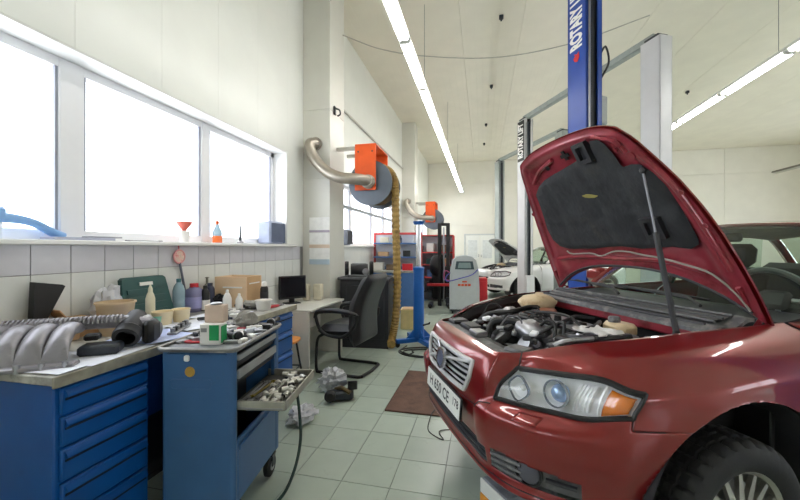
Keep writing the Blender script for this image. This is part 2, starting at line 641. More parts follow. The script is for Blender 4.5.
for a, b in FILL_GATES_R:  # glazing of the added gates, out of view, for side fill
    w_ = struct(bpy.data.objects.new('window_%d' % n, None)); col.objects.link(w_); n += 1
    w_.location = (XR + .15, a, .9)
    L, h = b - a, 2.7
    f_ = MB()
    for yy in (0.05, L / 2, L - 0.05): f_.box((0, yy, h / 2), (.08, .1, h), .006)
    for zz in (0.05, h / 2, h - .05): f_.box((0, L / 2, zz), (.07, L, .1), .006)
    f_.build('window_frame', m_upvc, w_)
    for k in range(2): MB().box((0, L * (.25 + .5 * k), h / 2), (.006, L / 2 - .1, h - .1)).build('pane', m_pane, w_, smooth=0)
for a, b in FILL_GATES_F:  # glazing of the added gate behind the camera, for frontal fill
    w_ = struct(bpy.data.objects.new('window_%d' % n, None)); col.objects.link(w_); n += 1
    w_.location = (a, YF - .15, .9)
    L, h = b - a, 2.9
    f_ = MB()
    for yy in (0.05, L / 2, L - 0.05): f_.box((yy, 0, h / 2), (.1, .08, h), .006)
    for zz in (0.05, h / 2, h - .05): f_.box((L / 2, 0, zz), (L, .07, .1), .006)
    f_.build('window_frame', m_upvc, w_)
    for k in range(2): MB().box((L * (.25 + .5 * k), 0, h / 2), (L / 2 - .1, .006, h - .1)).build('pane', m_pane, w_, smooth=0)

# ================================================================== CEILING LIGHTS
m_lamp = M('lamp_housing_white', (0.86, 0.86, 0.84), rough=.4, var=.01)
m_tube = emit('fluorescent_tube', (1.0, 0.985, 0.95), TUBE_STRENGTH)
LZ = CAM_H + 2.46
def lamp_proto():
    hs = MB().prism([(-.075, 0), (-.055, .055), (.055, .055), (.075, 0)], -.64, .64, lambda u, v, w_: (u, w_, v)).mesh('housing', m_lamp)
    tb = MB()
    tb.cyl((0, -.60, -.022), (0, .60, -.022), .019, n=8)
    tb = tb.mesh('tube', m_tube)
    ec = MB().box((0, 0, -.01), (.12, .03, .05), .005).mesh('end_cap', m_lamp)
    hw = MB().cyl((0, -.45, .05), (0, -.45, ZC - LZ), .003, n=5).mesh('hanger_wire', M('dark_wire', (.35, .35, .34), rough=.6))
    return hs, tb, ec, hw
hs, tb, ec, hw = lamp_proto()
hs_off = MB().prism([(-.075, 0), (-.055, .055), (.055, .055), (.075, 0)], -.64, .64, lambda u, v, w_: (u, w_, v)).mesh('housing', M('lamp_housing_dark', (.45, .43, .40), rough=.5))
tb_off = MB().cyl((0, -.60, -.022), (0, .60, -.022), .019, n=8).mesh('tube', M('unlit_tube', (.8, .79, .76), rough=.3))
def lamp_row(x, ys, where, group, lit=lambda k: True):
    for k, yy in enumerate(ys):
        t = thing('ceiling_light', '%s from the back in the %s' % (ORD[k] + ' fluorescent batten light', where), 'light', (x, yy, LZ), 0, group)
        on = lit(k)
        if not on:
            t['label'] = 'unlit dark batten light at the back end of the %s' % where if k == 0 else '%s fluorescent batten, unlit, in the %s' % (ORD[k], where)
        inst(hs if on else hs_off, 'housing', t)
        for sx in (-.035, .035):
            inst(tb if on else tb_off, 'tube', t, (sx, 0, 0))
        for sy in (-.615, .615):
            inst(ec, 'end_cap', t, (0, sy, 0))
        if k % 3 == 1:
            inst(hw, 'hanger_wire', t)
lamp_row(-0.90, [15.2 - 1.3 * k for k in range(11)], 'left light row over the aisle', 'lights of the left row')
lamp_row(3.74, [15.2 - 1.3 * k for k in range(11)], 'middle light row over the red car', 'lights of the middle row')
lamp_row(9.3, [13.6 - 1.3 * k for k in range(8)], 'far right light row', 'lights of the right row', lambda k: k > 0)
# ================================================================== RED CAR ON THE LIFT
m_red = M('red_metallic_paint', (0.50, 0.070, 0.075), rough=0.30, metal=0.35, var=0.03, scale=4, coat=1.0)
m_redd = M('red_paint_dusty', (0.50, 0.070, 0.075), rough=0.32, metal=0.35, var=0.03, scale=140, coat=0.9, c2=(.66, .40, .38), c2lo=.70, c2hi=.73)
m_redin = M('red_inner_paint', (0.64, 0.23, 0.28), rough=0.28, metal=0.25, var=0.08, scale=9, coat=0.8, c2=(.48, .14, .17))
m_black = M('black_plastic', (0.08, 0.08, 0.085), rough=0.5, var=.15)
m_dplast = M('dark_grey_plastic', (0.20, 0.20, 0.215), rough=0.5, var=.15)
m_gplast = M('dusty_grey_plastic', (0.40, 0.40, 0.41), rough=0.6, var=.2, scale=18, c2=(.56, .55, .54))
m_rubber = M('tyre_rubber', (0.125, 0.125, 0.13), rough=0.72, var=.12, bump=.1)
m_chrome = M('chrome', (.8, .8, .82), rough=.2, metal=1, var=.02)
m_alloy = M('silver_alloy', (.74, .73, .70), rough=.32, metal=.85, var=.06)
m_castal = M('cast_aluminium', (.70, .70, .72), rough=.42, metal=.75, var=.18, scale=25, c2=(.42, .41, .40), c2lo=.52, c2hi=.7)
m_silver = M('silver_trim', (.84, .84, .85), rough=.34, metal=.45, var=.04)
m_amber = M('amber_lens', (.95, .52, .10), rough=.15, var=.05, coat=1)
m_lens = thin_glass('headlight_lens', (.99, .995, 1), .05)
m_chouse = M('headlight_reflector', (.96, .965, .975), rough=.36, metal=.05, var=.05, scale=30)
m_glass = thin_glass('windscreen_glass', (.70, .80, .74), .05)
m_pad = M('insulation_felt', (0.20, 0.205, 0.215), rough=.85, var=.25, scale=9, bump=.5, bscale=30, c2=(.27, .255, .23), c2lo=.55, c2hi=.8)
m_cream = M('aged_cream_plastic', (.86, .77, .62), rough=.45, var=.12, c2=(.72, .58, .42))
m_steel = M('steel', (.62, .62, .63), rough=.35, metal=.9, var=.1)

CAR_ROT = R(180 + 25.99)
car = thing('sedan_car', 'dark red sedan with open bonnet raised on the blue two-post lift', 'car', (0.5605, 2.3789, 0.1246), CAR_ROT)

# --- control net of the front skin: columns from the centre round the corner to the door shut line
NET = [
 [(.74,0,.245),(.822,0,.262),(.825,0,.310),(.826,0,.395),(.836,0,.475),(.850,0,.545),(.858,0,.60),(.856,0,.68),(.838,0,.745),(.803,0,.786),(.735,0,.800)],
 [(.735,.19,.245),(.820,.19,.262),(.822,.19,.310),(.823,.19,.395),(.832,.19,.475),(.845,.19,.545),(.852,.19,.60),(.850,.19,.68),(.832,.19,.744),(.798,.19,.785),(.738,.19,.800)],
 [(.725,.33,.243),(.814,.33,.262),(.815,.33,.310),(.818,.33,.395),(.826,.33,.475),(.828,.335,.545),(.828,.335,.60),(.826,.335,.68),(.808,.335,.742),(.786,.335,.783),(.742,.33,.799)],
 [(.715,.39,.243),(.808,.39,.262),(.812,.385,.310),(.830,.375,.395),(.846,.372,.475),(.848,.375,.556),(.815,.395,.60),(.805,.405,.68),(.775,.405,.740),(.748,.402,.780),(.725,.39,.799)],
 [(.70,.435,.243),(.800,.44,.264),(.798,.44,.312),(.814,.45,.395),(.830,.45,.475),(.836,.45,.564),(.782,.44,.612),(.752,.44,.675),(.676,.45,.742),(.660,.45,.782),(.640,.43,.803)],
 [(.65,.53,.24),(.765,.54,.264),(.757,.54,.312),(.765,.54,.398),(.782,.54,.478),(.782,.54,.562),(.71,.53,.612),(.688,.53,.684),(.622,.53,.752),(.588,.515,.800),(.548,.475,.828)],
 [(.60,.61,.238),(.70,.63,.265),(.69,.63,.312),(.70,.632,.40),(.71,.64,.48),(.708,.64,.564),(.632,.615,.613),(.612,.615,.69),(.560,.615,.762),(.50,.595,.818),(.44,.535,.856)],
 [(.50,.70,.235),(.58,.735,.265),(.58,.737,.312),(.588,.742,.40),(.595,.752,.48),(.588,.752,.57),(.548,.725,.624),(.526,.725,.70),(.478,.725,.772),(.395,.69,.838),(.31,.585,.876)],
 [(.42,.765,.232),(.465,.805,.265),(.465,.81,.312),(.465,.822,.40),(.468,.836,.48),(.462,.838,.575),(.440,.825,.662),(.418,.830,.705),(.388,.828,.748),(.26,.758,.850),(.15,.643,.899)],
 [(.20,.80,.22),(.22,.838,.265),(.22,.845,.312),(.22,.858,.40),(.22,.872,.48),(.22,.882,.575),(.21,.885,.65),(.19,.878,.715),(.15,.858,.775),(.08,.785,.868),(.0,.665,.914)],
 [(-.03,.81,.20),(-.03,.855,.265),(-.03,.868,.312),(-.03,.882,.40),(-.03,.892,.48),(-.03,.90,.575),(-.03,.90,.65),(-.05,.892,.722),(-.08,.875,.788),(-.13,.80,.878),(-.19,.68,.924)],
 [(-.30,.82,.20),(-.30,.86,.265),(-.30,.87,.312),(-.30,.882,.40),(-.30,.89,.48),(-.30,.896,.575),(-.30,.896,.65),(-.31,.89,.725),(-.32,.875,.795),(-.34,.81,.885),(-.36,.695,.933)],
 [(-.50,.82,.20),(-.50,.86,.265),(-.50,.868,.312),(-.50,.88,.40),(-.50,.887,.48),(-.50,.89,.575),(-.50,.89,.65),(-.50,.886,.728),(-.50,.872,.80),(-.50,.815,.89),(-.50,.70,.942)],
]
NET = np.array(NET, float)
def cr_matrix(ts, n):
    """Catmull-Rom weights of n knots at the parameters ts"""
    ts = np.clip(np.asarray(ts, float), 0, n - 1)
    i = np.minimum(ts.astype(int), n - 2)
    f = ts - i
    w0 = .5 * (-f + 2 * f ** 2 - f ** 3)
    w1 = .5 * (2 - 5 * f ** 2 + 3 * f ** 3)
    w2 = .5 * (f + 4 * f ** 2 - 3 * f ** 3)
    w3 = .5 * (-f ** 2 + f ** 3)
    W = np.zeros((len(ts), n))
    r = np.arange(len(ts))
    np.add.at(W, (r, i), w1)
    np.add.at(W, (r, i + 1), w2)
    lo, hi = i == 0, i + 2 >= n
    np.add.at(W, (r, np.where(lo, i, i - 1)), np.where(lo, 2 * w0, w0))
    np.add.at(W, (r, i + 1), np.where(lo, -w0, 0))
    np.add.at(W, (r, np.where(hi, i + 1, np.minimum(i + 2, n - 1))), np.where(hi, 2 * w3, w3))
    np.add.at(W, (r, i), np.where(hi, -w3, 0))
    return W
def net_grid(N, us, vs):
    return np.einsum('ui,ijk,vj->vuk', cr_matrix(us, N.shape[0]), N, cr_matrix(vs, N.shape[1]))
def skin_grid(us, vs, off=0.0):
    us, vs = np.asarray(us, float), np.asarray(vs, float)
    P = net_grid(NET, us, vs)
    if off:
        e = .02
        a = net_grid(NET, us + e, vs) - net_grid(NET, us - e, vs)
        b = net_grid(NET, us, vs + e) - net_grid(NET, us, vs - e)
        nn = np.cross(b, a)
        nn /= np.linalg.norm(nn, axis=2, keepdims=True) + 1e-9
        nn *= np.where(nn.sum(axis=2, keepdims=True) < 0, -1, 1)
        P = P + nn * off
    return P
def skin(u, v, off=0.0):
    return skin_grid([u], [v], off)[0, 0]
ARC, ARR = np.array((-.03, .25)), .455
def patch(u0, u1, v0, v1, nu, nv, off=0.0, side=1, arch=False, mb=None, skip=None):
    """part of the skin as a surface"""
    mb = mb or MB()
    idx = {}
    vs = []
    P = skin_grid(np.linspace(u0, u1, nu + 1), np.linspace(v0, v1, nv + 1), off)
    ins = [[False] * (nu + 1) for _ in range(nv + 1)]
    if arch:
        for j in range(nv + 1):
            for i in range(nu + 1):
                p = P[j][i]
                d = np.array((p[0], p[2])) - ARC
                if p[2] < ARC[1]:
                    d[1] = 0
                ins[j][i] = np.linalg.norm(d) < ARR
    fs = []
    for j in range(nv):
        for i in range(nu):
            q = [(j, i), (j, i + 1), (j + 1, i + 1), (j + 1, i)]
            if arch and all(ins[a][b] for a, b in q):
                continue
            if skip and skip(u0 + (u1 - u0) * (i + .5) / nu, v0 + (v1 - v0) * (j + .5) / nv):
                continue
            f = []
            for a, b in q:
                if (a, b) not in idx:
                    p = P[a][b].copy()
                    if arch and ins[a][b]:
                        d = np.array((p[0], p[2])) - ARC
                        if p[2] < ARC[1]:
                            p[0] = ARC[0] + math.copysign(ARR, d[0])
                        else:
                            d = d / (np.linalg.norm(d) + 1e-9) * ARR
                            p[0], p[2] = ARC + d
                    idx[(a, b)] = len(vs)
                    vs.append((p[0], p[1] * side, p[2]))
                f.append(idx[(a, b)])
            fs.append(tuple(f))
    return mb.add(vs, fs)
def thicken(mb, name, mat, th=.003, parent=car, smooth=50):
    o = mb.build(name, mat, parent, smooth)
    bm = bmesh.new()
    bm.from_mesh(o.data)
    c = Vector((0, 0, 0.4))
    # make the normals of open sheets point outwards
    s = sum((f.normal.dot(f.calc_center_median() - Vector((-.6, 0, .45))) * f.calc_area()) for f in bm.faces)
    if s < 0:
        bmesh.ops.reverse_faces(bm, faces=bm.faces)
    bm.to_mesh(o.data)
    bm.free()
    md = o.modifiers.new('thickness', 'SOLIDIFY')
    md.thickness = th
    md.offset = -1
    return o

# --- painted panels
GR_U, GR_V0, GR_V1 = 1.72, 5.82, 7.85         # grille opening
def in_grille(u, v):
    lim = GR_U - 0.36 * max(0, (6.9 - v)) / 1.2
    return u < lim and GR_V0 < v < GR_V1
nose = MB()
for s in (1, -1):
    patch(0, 3, 5.0, 10, 48, 60, side=s, mb=nose, skip=in_grille)
    patch(3, 4, 5.6, 10, 16, 44, side=s, mb=nose)
thicken(nose, 'nose_panel', m_red)
bump = MB()
def in_low(u, v):
    return (u < 3.7 and 2.15 < v < 3.0) or (4.05 < u < 7.0 and 2.1 < v < 3.15 - .10 * max(0, u - 4.6))
for s in (1, -1):
    patch(0, 9.0, 0, 5.0, 180, 60, side=s, mb=bump, skip=in_low, arch=True)
    patch(3, 4, 5.0, 5.6, 20, 8, side=s, mb=bump)
    patch(4, 9.0, 5.0, 5.5, 100, 6, side=s, mb=bump, arch=True)
    patch(4, 8.0, 5.5, 6.0, 80, 6, side=s, mb=bump)
thicken(bump, 'front_bumper', m_redd)
for s in (1, -1):
    mb = MB()
    patch(9.0, 12, 0, 5.5, 60, 66, side=s, mb=mb, arch=True)
    patch(8.0, 12, 5.5, 8.0, 80, 30, side=s, mb=mb, arch=True)
    patch(4, 12, 8.0, 10, 160, 24, side=s, mb=mb)
    fd = thicken(mb, 'front_fender', m_red)
    # gutter flange along the bay edge
    fl = MB()
    E = [skin(4 + 8 * k / 60, 10) for k in range(61)]
    fl.grid(lambda a, b: (lambda p: (p[0] - .02 * b, (p[1] - .035 * b) * s, p[2] - .012 - .05 * b))(E[round(a * 60)]), 60, 4)
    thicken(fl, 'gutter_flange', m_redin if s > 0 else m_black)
    # arch liner
    ln = MB()
    def liner(a, b):
        t = R(-20) + R(220) * a
        yy = (.87 - .02 * b * 14) * s if False else (.868 - .30 * b) * s
        return (ARC[0] + (ARR + .0) * math.cos(t), yy, max(.12, ARC[1] + (ARR) * math.sin(t)))
    ln.grid(liner, 40, 6)
    ln.add([(ARC[0] + .46 * math.cos(R(-20 + 220 * k / 20)), .56 * s, max(.12, ARC[1] + .46 * math.sin(R(-20 + 220 * k / 20)))) for k in range(21)] + [(ARC[0], .56 * s, .2)],
           [(k, k + 1, 21) for k in range(20)])
    ln.build('wheel_arch_liner', m_dplast, car)

# --- lower grille, fog lamps
for nm, (u0, u1, v0, v1) in {'lower_grille': (0, 3.7, 2.15, 3.0)}.items():
    mb = MB()
    for s in (1, -1):
        patch(u0, u1, v0, v1, 30, 4, off=-.03, side=s, mb=mb)
    lg = mb.build(nm, m_black, car)
    for k in range(3):
        t = MB()
        v = 2.25 + .3 * k
        pts = [skin(3.7 * i / 20, v, -.008) for i in range(21)]
        t.tube([(p[0], -p[1], p[2]) for p in pts[:0:-1]] + [tuple(p) for p in pts], .009, 6)
        t.build('slat', m_dplast, lg)
for s in (1, -1):
    fb = patch(4.05, 7.0, 2.1, 3.15, 40, 8, off=-.022, side=s).build('fog_lamp_surround', m_gplast, car)
    for k in range(3):
        v = 2.28 + .3 * k
        pts = [skin(4.08 + 1.35 * i / 10, v, -.004) for i in range(11)]
        MB().tube([(p[0], p[1] * s, p[2]) for p in pts], .008, 6).build('slat', m_gplast, fb)
    pts = [skin(6.2 + .7 * i / 10, 2.6, -.008) for i in range(11)]
    MB().tube([(p[0], p[1] * s, p[2]) for p in pts], .010, 6).build('slat', m_dplast, fb)
    c = skin(5.68, 2.66, -.012)
    nrm = skin(5.68, 2.66, .05) - c
    nrm = nrm / np.linalg.norm(nrm)
    ax = (nrm[0], nrm[1] * s, nrm[2] * .2)
    cc = (c[0], c[1] * s, c[2])
    fg = MB().lathe([(.001, .010), (.030, .010), (.044, .006), (.047, 0), (.047, -.03)], 24, cc, ax).build('fog_lamp', M('fog_lamp_cover', (.33, .33, .37), rough=.4, var=.1), fb)
    MB().lathe([(.047, -.01), (.056, -.004), (.056, .008), (.047, .010)], 24, cc, ax).build('bezel', m_black, fb)
    # washer cap on the bumper ledge
    wc = patch(5.15, 5.95, 5.08, 5.62, 8, 6, off=.003, side=s)
    thicken(wc, 'headlight_washer_cap', m_red, .002)
# bumper / lip groove
for s in (1, -1):
    pts = [skin(.02 + 7.6 * i / 50, 1.62, .0003) for i in range(51)]
    MB().tube([(p[0], p[1] * s, p[2]) for p in pts], .0028, 5).build('lip_groove', m_black, car)
# panel gaps: nose/bumper
for s in (1, -1):
    for vv, ua, ub in ((5.0, 0.02, 3.0), (5.6, 3.0, 4.0)):
        pts = [skin(ua + (ub - ua) * i / 40, vv, .0005) for i in range(41)]
        MB().tube([(p[0], p[1] * s, p[2]) for p in pts], .0026, 5).build('panel_gap', m_black, car)
    pts = [skin(3.0, 5 + .6 * i / 6, .0005) for i in range(7)]
    MB().tube([(p[0], p[1] * s, p[2]) for p in pts], .0026, 5).build('panel_gap', m_black, car)
    pts = [skin(4.0, 5 + i / 6, .0005) for i in range(7)] + [skin(4.0, 8 + 2 * i / 8, .001) for i in range(9)]
    MB().tube([(p[0], p[1] * s, p[2]) for p in pts[7:]], .003, 5).build('panel_gap', m_black, car)
    # bumper to fender seam
    pts = [skin(8.0, 5.95, .0005), skin(8.0, 5.7, .0005)] + [skin(8.02 + .48 * i / 10, 5.5, .0005) for i in range(11)]
    MB().tube([(p[0], p[1] * s, p[2]) for p in pts], .0018, 5).build('panel_gap', m_black, car)

# --- grille
gb = MB()
for s in (1, -1):
    patch(0, GR_U, GR_V0 - .05, GR_V1, 24, 12, off=-.05, side=s, mb=gb)
gl = gb.build('grille', m_black, car)
def gedge():
    e = []
    n1 = 16
    for i in range(n1 + 1):      # bottom centre to bottom corner
        e.append((( GR_U - .34) * i / n1, GR_V0))
    for j in range(1, 9):
        v = GR_V0 + (GR_V1 - GR_V0) * j / 8
        e.append((GR_U - 0.36 * max(0, (6.9 - v)) / 1.2, v))
    for i in range(1, n1 + 1):
        e.append((GR_U * (1 - i / n1), GR_V1))
    return e
ge = [skin(u, v, .003) for u, v in gedge()]
loop = [tuple(p) for p in ge] + [(p[0], -p[1], p[2]) for p in ge[-2:0:-1]]
MB().tube(loop, .012, 8, closed=True).build('chrome_frame', m_silver, gl)
for k in range(5):
    v = GR_V0 + (GR_V1 - GR_V0) * (k + .75) / 5.4
    ue = GR_U - 0.36 * max(0, (6.9 - v)) / 1.2
    pts = [skin(ue * i / 14, v, -.014) for i in range(15)]
    MB().tube([(p[0], -p[1], p[2]) for p in pts[:0:-1]] + [tuple(p) for p in pts], .0068, 6).build('slat', m_silver, gl)
# diagonal bar and badge
def gpt(u, v, off, s):
    p = skin(u, v, off)
    return (p[0], p[1] * s, p[2])
MB().tube([gpt(1.6 * (1 - k / 12), 6.15 + 1.6 * k / 24, .004, -1) for k in range(13)] + [gpt(1.55 * k / 12, 6.95 + 1.6 * k / 24, .004, 1) for k in range(1, 13)], .009, 6).build('diagonal_bar', m_silver, gl)
bc = skin(0, 6.85, .012)
bd = MB().lathe([(.001, .012), (.040, .012), (.046, .006), (.046, -.01)], 24, tuple(bc), (1, 0, .12)).build('badge', M('badge_blue_grey', (.42, .45, .55), rough=.3, metal=.5, var=.1), gl)
MB().lathe([(.046, -.006), (.046, .012), (.058, .012), (.058, -.006)], 28, tuple(bc), (1, 0, .12)).build('badge_ring', m_chrome, gl)
MB().cyl((bc[0] - .01, -.035, bc[2] + .035), (bc[0] - .01, -.075, bc[2] + .075), .008, .010, 8).build('badge_arrow', m_chrome, gl)

# --- number plate
pl = MB().box((.862, 0, .486), (.012, .52, .116), .004, ry=R(-4)).build('number_plate', m_black, car)
MB().box((.8695, 0, .486), (.004, .508, .106), .002, ry=R(-4)).build('plate_face', M('plate_white', (.90, .90, .88), rough=.4, var=.03), pl)
tx = text_mb('H 650 CE', .082, .0008)
tx.v = [(.8723 + y * math.sin(R(-4)), x * .96 - .045, .486 + y) for x, y, z in tx.v]
tx.build('plate_lettering', m_black, pl, smooth=0)
tx = text_mb('178', .055, .0008)
tx.v = [(.8723 + (y + .012) * math.sin(R(-4)), x + .200, .498 + y) for x, y, z in tx.v]
tx.build('plate_lettering', m_black, pl, smooth=0)

# --- headlights
for s in (1, -1):
    hl = patch(4, 8, 6, 8, 40, 14, off=-.038, side=s)
    edge = [skin(4 + 4 * i / 40, 6) for i in range(41)] + [skin(8, 6 + 2 * i / 14) for i in range(15)] + [skin(8 - 4 * i / 40, 8) for i in range(41)] + [skin(4, 8 - 2 * i / 14) for i in range(15)]
    edge_in = [skin(4 + 4 * i / 40, 6, -.038) for i in range(41)] + [skin(8, 6 + 2 * i / 14, -.038) for i in range(15)] + [skin(8 - 4 * i / 40, 8, -.038) for i in range(41)] + [skin(4, 8 - 2 * i / 14, -.038) for i in range(15)]
    n = len(edge)
    hl.add([(p[0], p[1] * s, p[2]) for p in edge] + [(p[0], p[1] * s, p[2]) for p in edge_in], [(i, (i + 1) % n, n + (i + 1) % n, n + i) for i in range(n)])
    H_ = hl.build('headlight', m_chouse, car)
    MB().tube([(p[0], p[1] * s, p[2]) for p in edge[::1]], .0085, 6, closed=True).build('seal', m_black, H_)
    top = [skin(4.15 + 3.8 * i / 30, 7.93, .004) for i in range(31)]
    MB().tube([(p[0], p[1] * s, p[2]) for p in top], .011, 6).build('eyelid_trim', m_black, H_)
    bot = [skin(4.1 + 3.8 * i / 30, 6.05, .003) for i in range(31)]
    MB().tube([(p[0], p[1] * s, p[2]) for p in bot], .009, 6).build('lower_trim', m_black, H_)
    def bowl(u, v, r, nm, mat, sq=None):
        c = skin(u, v, -.012)
        c = np.array((c[0], c[1] * s, c[2]))
        ax = (.93, .33 * s, .12)
        o = MB().lathe([(r, 0), (r * .9, -.015), (r * .6, -.04), (r * .2, -.05), (.001, -.05)], 24, tuple(c), ax, sq=sq).build(nm, mat, H_)
        MB().lathe([(r * .98, -.004), (r * 1.10, -.004), (r * 1.10, .008), (r * .98, .008)], 28, tuple(c), ax, sq=sq).build('bezel_ring', M('clear_bezel', (.75, .78, .82), rough=.12, metal=.7), H_)
        return c, Vector(ax).normalized()
    c, ax = bowl(4.75, 6.95, .043, 'high_beam', m_chouse, 3.5)
    MB().blob(tuple(Vector(c) - ax * .03), .014, 10, 8, 0).build('bulb', M('bulb_glass', (.92, .92, .90), rough=.1), H_)
    c, ax = bowl(6.05, 6.98, .050, 'low_beam', m_chouse)
    MB().lathe([(.001, .014), (.016, .011), (.030, .002), (.036, -.012), (.036, -.04)], 24, tuple(Vector(c) - ax * .012), tuple(ax)).build('projector_lens', M('projector_blue_glass', (.62, .72, .86), rough=.05, metal=.35, var=.05), H_)
    pz = patch(7.28, 7.92, 6.2, 7.75, 12, 8, off=-.018, side=s)
    thicken(pz, 'indicator', m_amber, .004, H_)
    dv = [skin(7.22 - .05 * (j / 8), 6.15 + 1.65 * j / 8, -.012) for j in range(9)]
    MB().tube([(p[0], p[1] * s, p[2]) for p in dv], .007, 6).build('divider', m_chouse, H_)
    for k in range(5):      # facets between the projector and the indicator
        uu = 6.55 + .1 * k
        dv = [skin(uu, 6.3 + 1.4 * j / 8, -.03) for j in range(9)]
        MB().tube([(p[0], p[1] * s, p[2]) for p in dv], .008, 5).build('facet', m_chouse, H_)
    ls = patch(4.03, 7.97, 6.03, 7.97, 40, 12, off=.001, side=s)
    ls.build('lens', m_lens, H_)

# --- body sides, doors, rear (mostly out of frame)
BELT = [(-.50, .70, .942), (-.9, .73, .965), (-1.5, .745, .985), (-2.1, .745, 1.0), (-2.7, .72, 1.02), (-3.1, .68, 1.03)]
SIDE = np.array([
 [(x, .82 - k, .20), (x, .865 - k, .30), (x, .885 - k, .45), (x, .89 - k, .62), (x, .88 - k, .76), (x, .845 - k, .88), (x, .72 - k * .8, zb)]
 for x, k, zb in ((-.5, 0, .942), (-1.0, 0, .962), (-1.55, 0, .982), (-2.15, 0, 1.0), (-2.64, .005, 1.02), (-3.05, .03, 1.035), (-3.36, .13, 1.04), (-3.52, .42, 1.03))] +
 [[(-3.54, .0, .24), (-3.58, .0, .30), (-3.60, 0, .45), (-3.58, 0, .62), (-3.54, 0, .80), (-3.50, 0, .95), (-3.42, 0, 1.04)]], float)
def sideskin(u, v):
    return crom([crom(SIDE[:, j], u) for j in range(SIDE.shape[1])], v)
def spatch(u0, u1, v0, v1, nu, nv, s, mb, arch=False):
    AC, AR = np.array((-2.64, .25)), .40
    P = net_grid(SIDE, np.linspace(u0, u1, nu + 1), np.linspace(v0, v1, nv + 1))
    vs, fs, idx = [], [], {}
    for j in range(nv):
        for i in range(nu):
            q = [(j, i), (j, i + 1), (j + 1, i + 1), (j + 1, i)]
            inside = [np.hypot(P[a][b][0] - AC[0], max(0, P[a][b][2] - AC[1])) < AR for a, b in q]
            if arch and all(inside):
                continue
            f = []
            for (a, b), t in zip(q, inside):
                if (a, b) not in idx:
                    p = P[a][b].copy()
                    if arch and t:
                        d = np.array((p[0] - AC[0], max(0, p[2] - AC[1]))); d = d / np.linalg.norm(d) * AR
                        p[0] = AC[0] + d[0]
                        if p[2] > AC[1]: p[2] = AC[1] + d[1]
                    idx[(a, b)] = len(vs)
                    vs.append((p[0], p[1] * s, p[2]))
                f.append(idx[(a, b)])
            fs.append(tuple(f))
    mb.add(vs, fs)
for s in (1, -1):
    for nm, a, b in (('front_door', .01, 1.98), ('rear_door', 2.02, 3.6)):
        mb = MB(); spatch(a, b, .6, 6, 24, 16, s, mb)
        d_ = thicken(mb, nm, m_red)
        MB().box((-1.35 if nm == 'front_door' else -2.3, .905 * s, .80), (.2, .03, .03), .01).build('door_handle', m_red, d_)
    mb = MB(); spatch(.0, 3.6, 0, .6, 24, 4, s, mb); thicken(mb, 'side_sill', m_red)
    mb = MB(); spatch(3.62, 6.2, 0, 6, 40, 30, s, mb, True); thicken(mb, 'rear_quarter_panel', m_red)
    mb = MB(); spatch(6.2, 8, 0, 3.2, 20, 12, s, mb); thicken(mb, 'rear_bumper', m_red)
    mb = MB(); spatch(6.2, 8, 3.2, 6, 20, 12, s, mb); thicken(mb, 'tail_panel', m_red)
    MB().box((-3.40, .62 * s, .84), (.12, .20, .26), .03, rz=R(-28 * s)).build('tail_light', M('tail_red', (.6, .05, .06), rough=.15), car)
    # door mirror
    mr = MB().box((-1.0, .95 * s, 1.03), (.13, .20, .13), .035, rz=R(-12 * s)).build('door_mirror', m_red, car)
    MB().box((-.95, .84 * s, .98), (.08, .14, .03), .01).build('mirror_arm', m_black, mr)
# roof, pillars, glass
WS_B = [(-.76, -.735, .965), (-.55, -.47, .975), (-.47, 0, .98), (-.55, .47, .975), (-.76, .735, .965)]
WS_T = [(-1.36, -.58, 1.385), (-1.23, -.34, 1.422), (-1.19, 0, 1.436), (-1.23, .34, 1.422), (-1.36, .58, 1.385)]
def loft(A, B, nu=24, nv=8, bulge=(0, 0, 0), mb=None):
    A = [np.array(p) for p in A]; B = [np.array(p) for p in B]
    bu = np.array(bulge)
    f = lambda a, b: tuple(crom(A, (len(A) - 1) * a) * (1 - b) + crom(B, (len(B) - 1) * a) * b + bu * 4 * b * (1 - b))
    return (mb or MB()).grid(f, nu, nv)
o = loft(WS_B, WS_T, bulge=(.02, 0, .03)).build('windscreen', m_glass, car)
RF_B = [(-2.45, -.52, 1.38), (-2.48, -.3, 1.412), (-2.5, 0, 1.425), (-2.48, .3, 1.412), (-2.45, .52, 1.38)]
thicken(loft(WS_T, RF_B, 24, 16, (0, 0, .035)), 'roof', m_red, .02)
thicken(loft([(p[0] - .02, p[1] * .985, p[2] - .025) for p in WS_T], [(p[0], p[1] * .985, p[2] - .03) for p in RF_B], 24, 8, (0, 0, .03)), 'headliner', M('headliner_beige', (.62, .60, .55), rough=.9), .01)
RG_B = [(-3.05, -.64, 1.04), (-3.10, 0, 1.05), (-3.05, .64, 1.04)]
loft([RF_B[0], RF_B[2], RF_B[4]], RG_B).build('rear_window', m_glass, car)
thicken(loft(RG_B, [(-3.5, -.55, 1.04), (-3.48, 0, 1.05), (-3.5, .55, 1.04)]), 'boot_lid', m_red)
for s in (1, -1):
    A = [np.array((p[0], p[1] * s, p[2])) for p in (WS_B[4], (-1.06, .668, 1.19), WS_T[4])]
    MB().tube(curve_pts([tuple(p) for p in A] + [(-1.75, .555 * s, 1.405), (-2.2, .545 * s, 1.40), RF_B[4][:1] + (RF_B[4][1] * s, RF_B[4][2]), (-2.9, .62 * s, 1.12)], 40), .035, 8).build('roof_pillar', m_red, car)
    MB().tube([(-1.58, .74 * s, .97), (-1.66, .57 * s, 1.38)], .03, 8).build('centre_pillar', m_black, car)
    for nm, q in (('front_side_window', [(-.86, .745, .965), (-1.55, .745, .98), (-1.62, .575, 1.37), (-1.32, .56, 1.365)]),
                  ('rear_side_window', [(-1.63, .745, .98), (-2.65, .72, 1.02), (-2.42, .56, 1.355), (-1.70, .575, 1.37)])):
        MB().add([(x, y_ * s, z) for x, y_, z in q], [(0, 1, 2, 3)]).build(nm, m_glass, car)
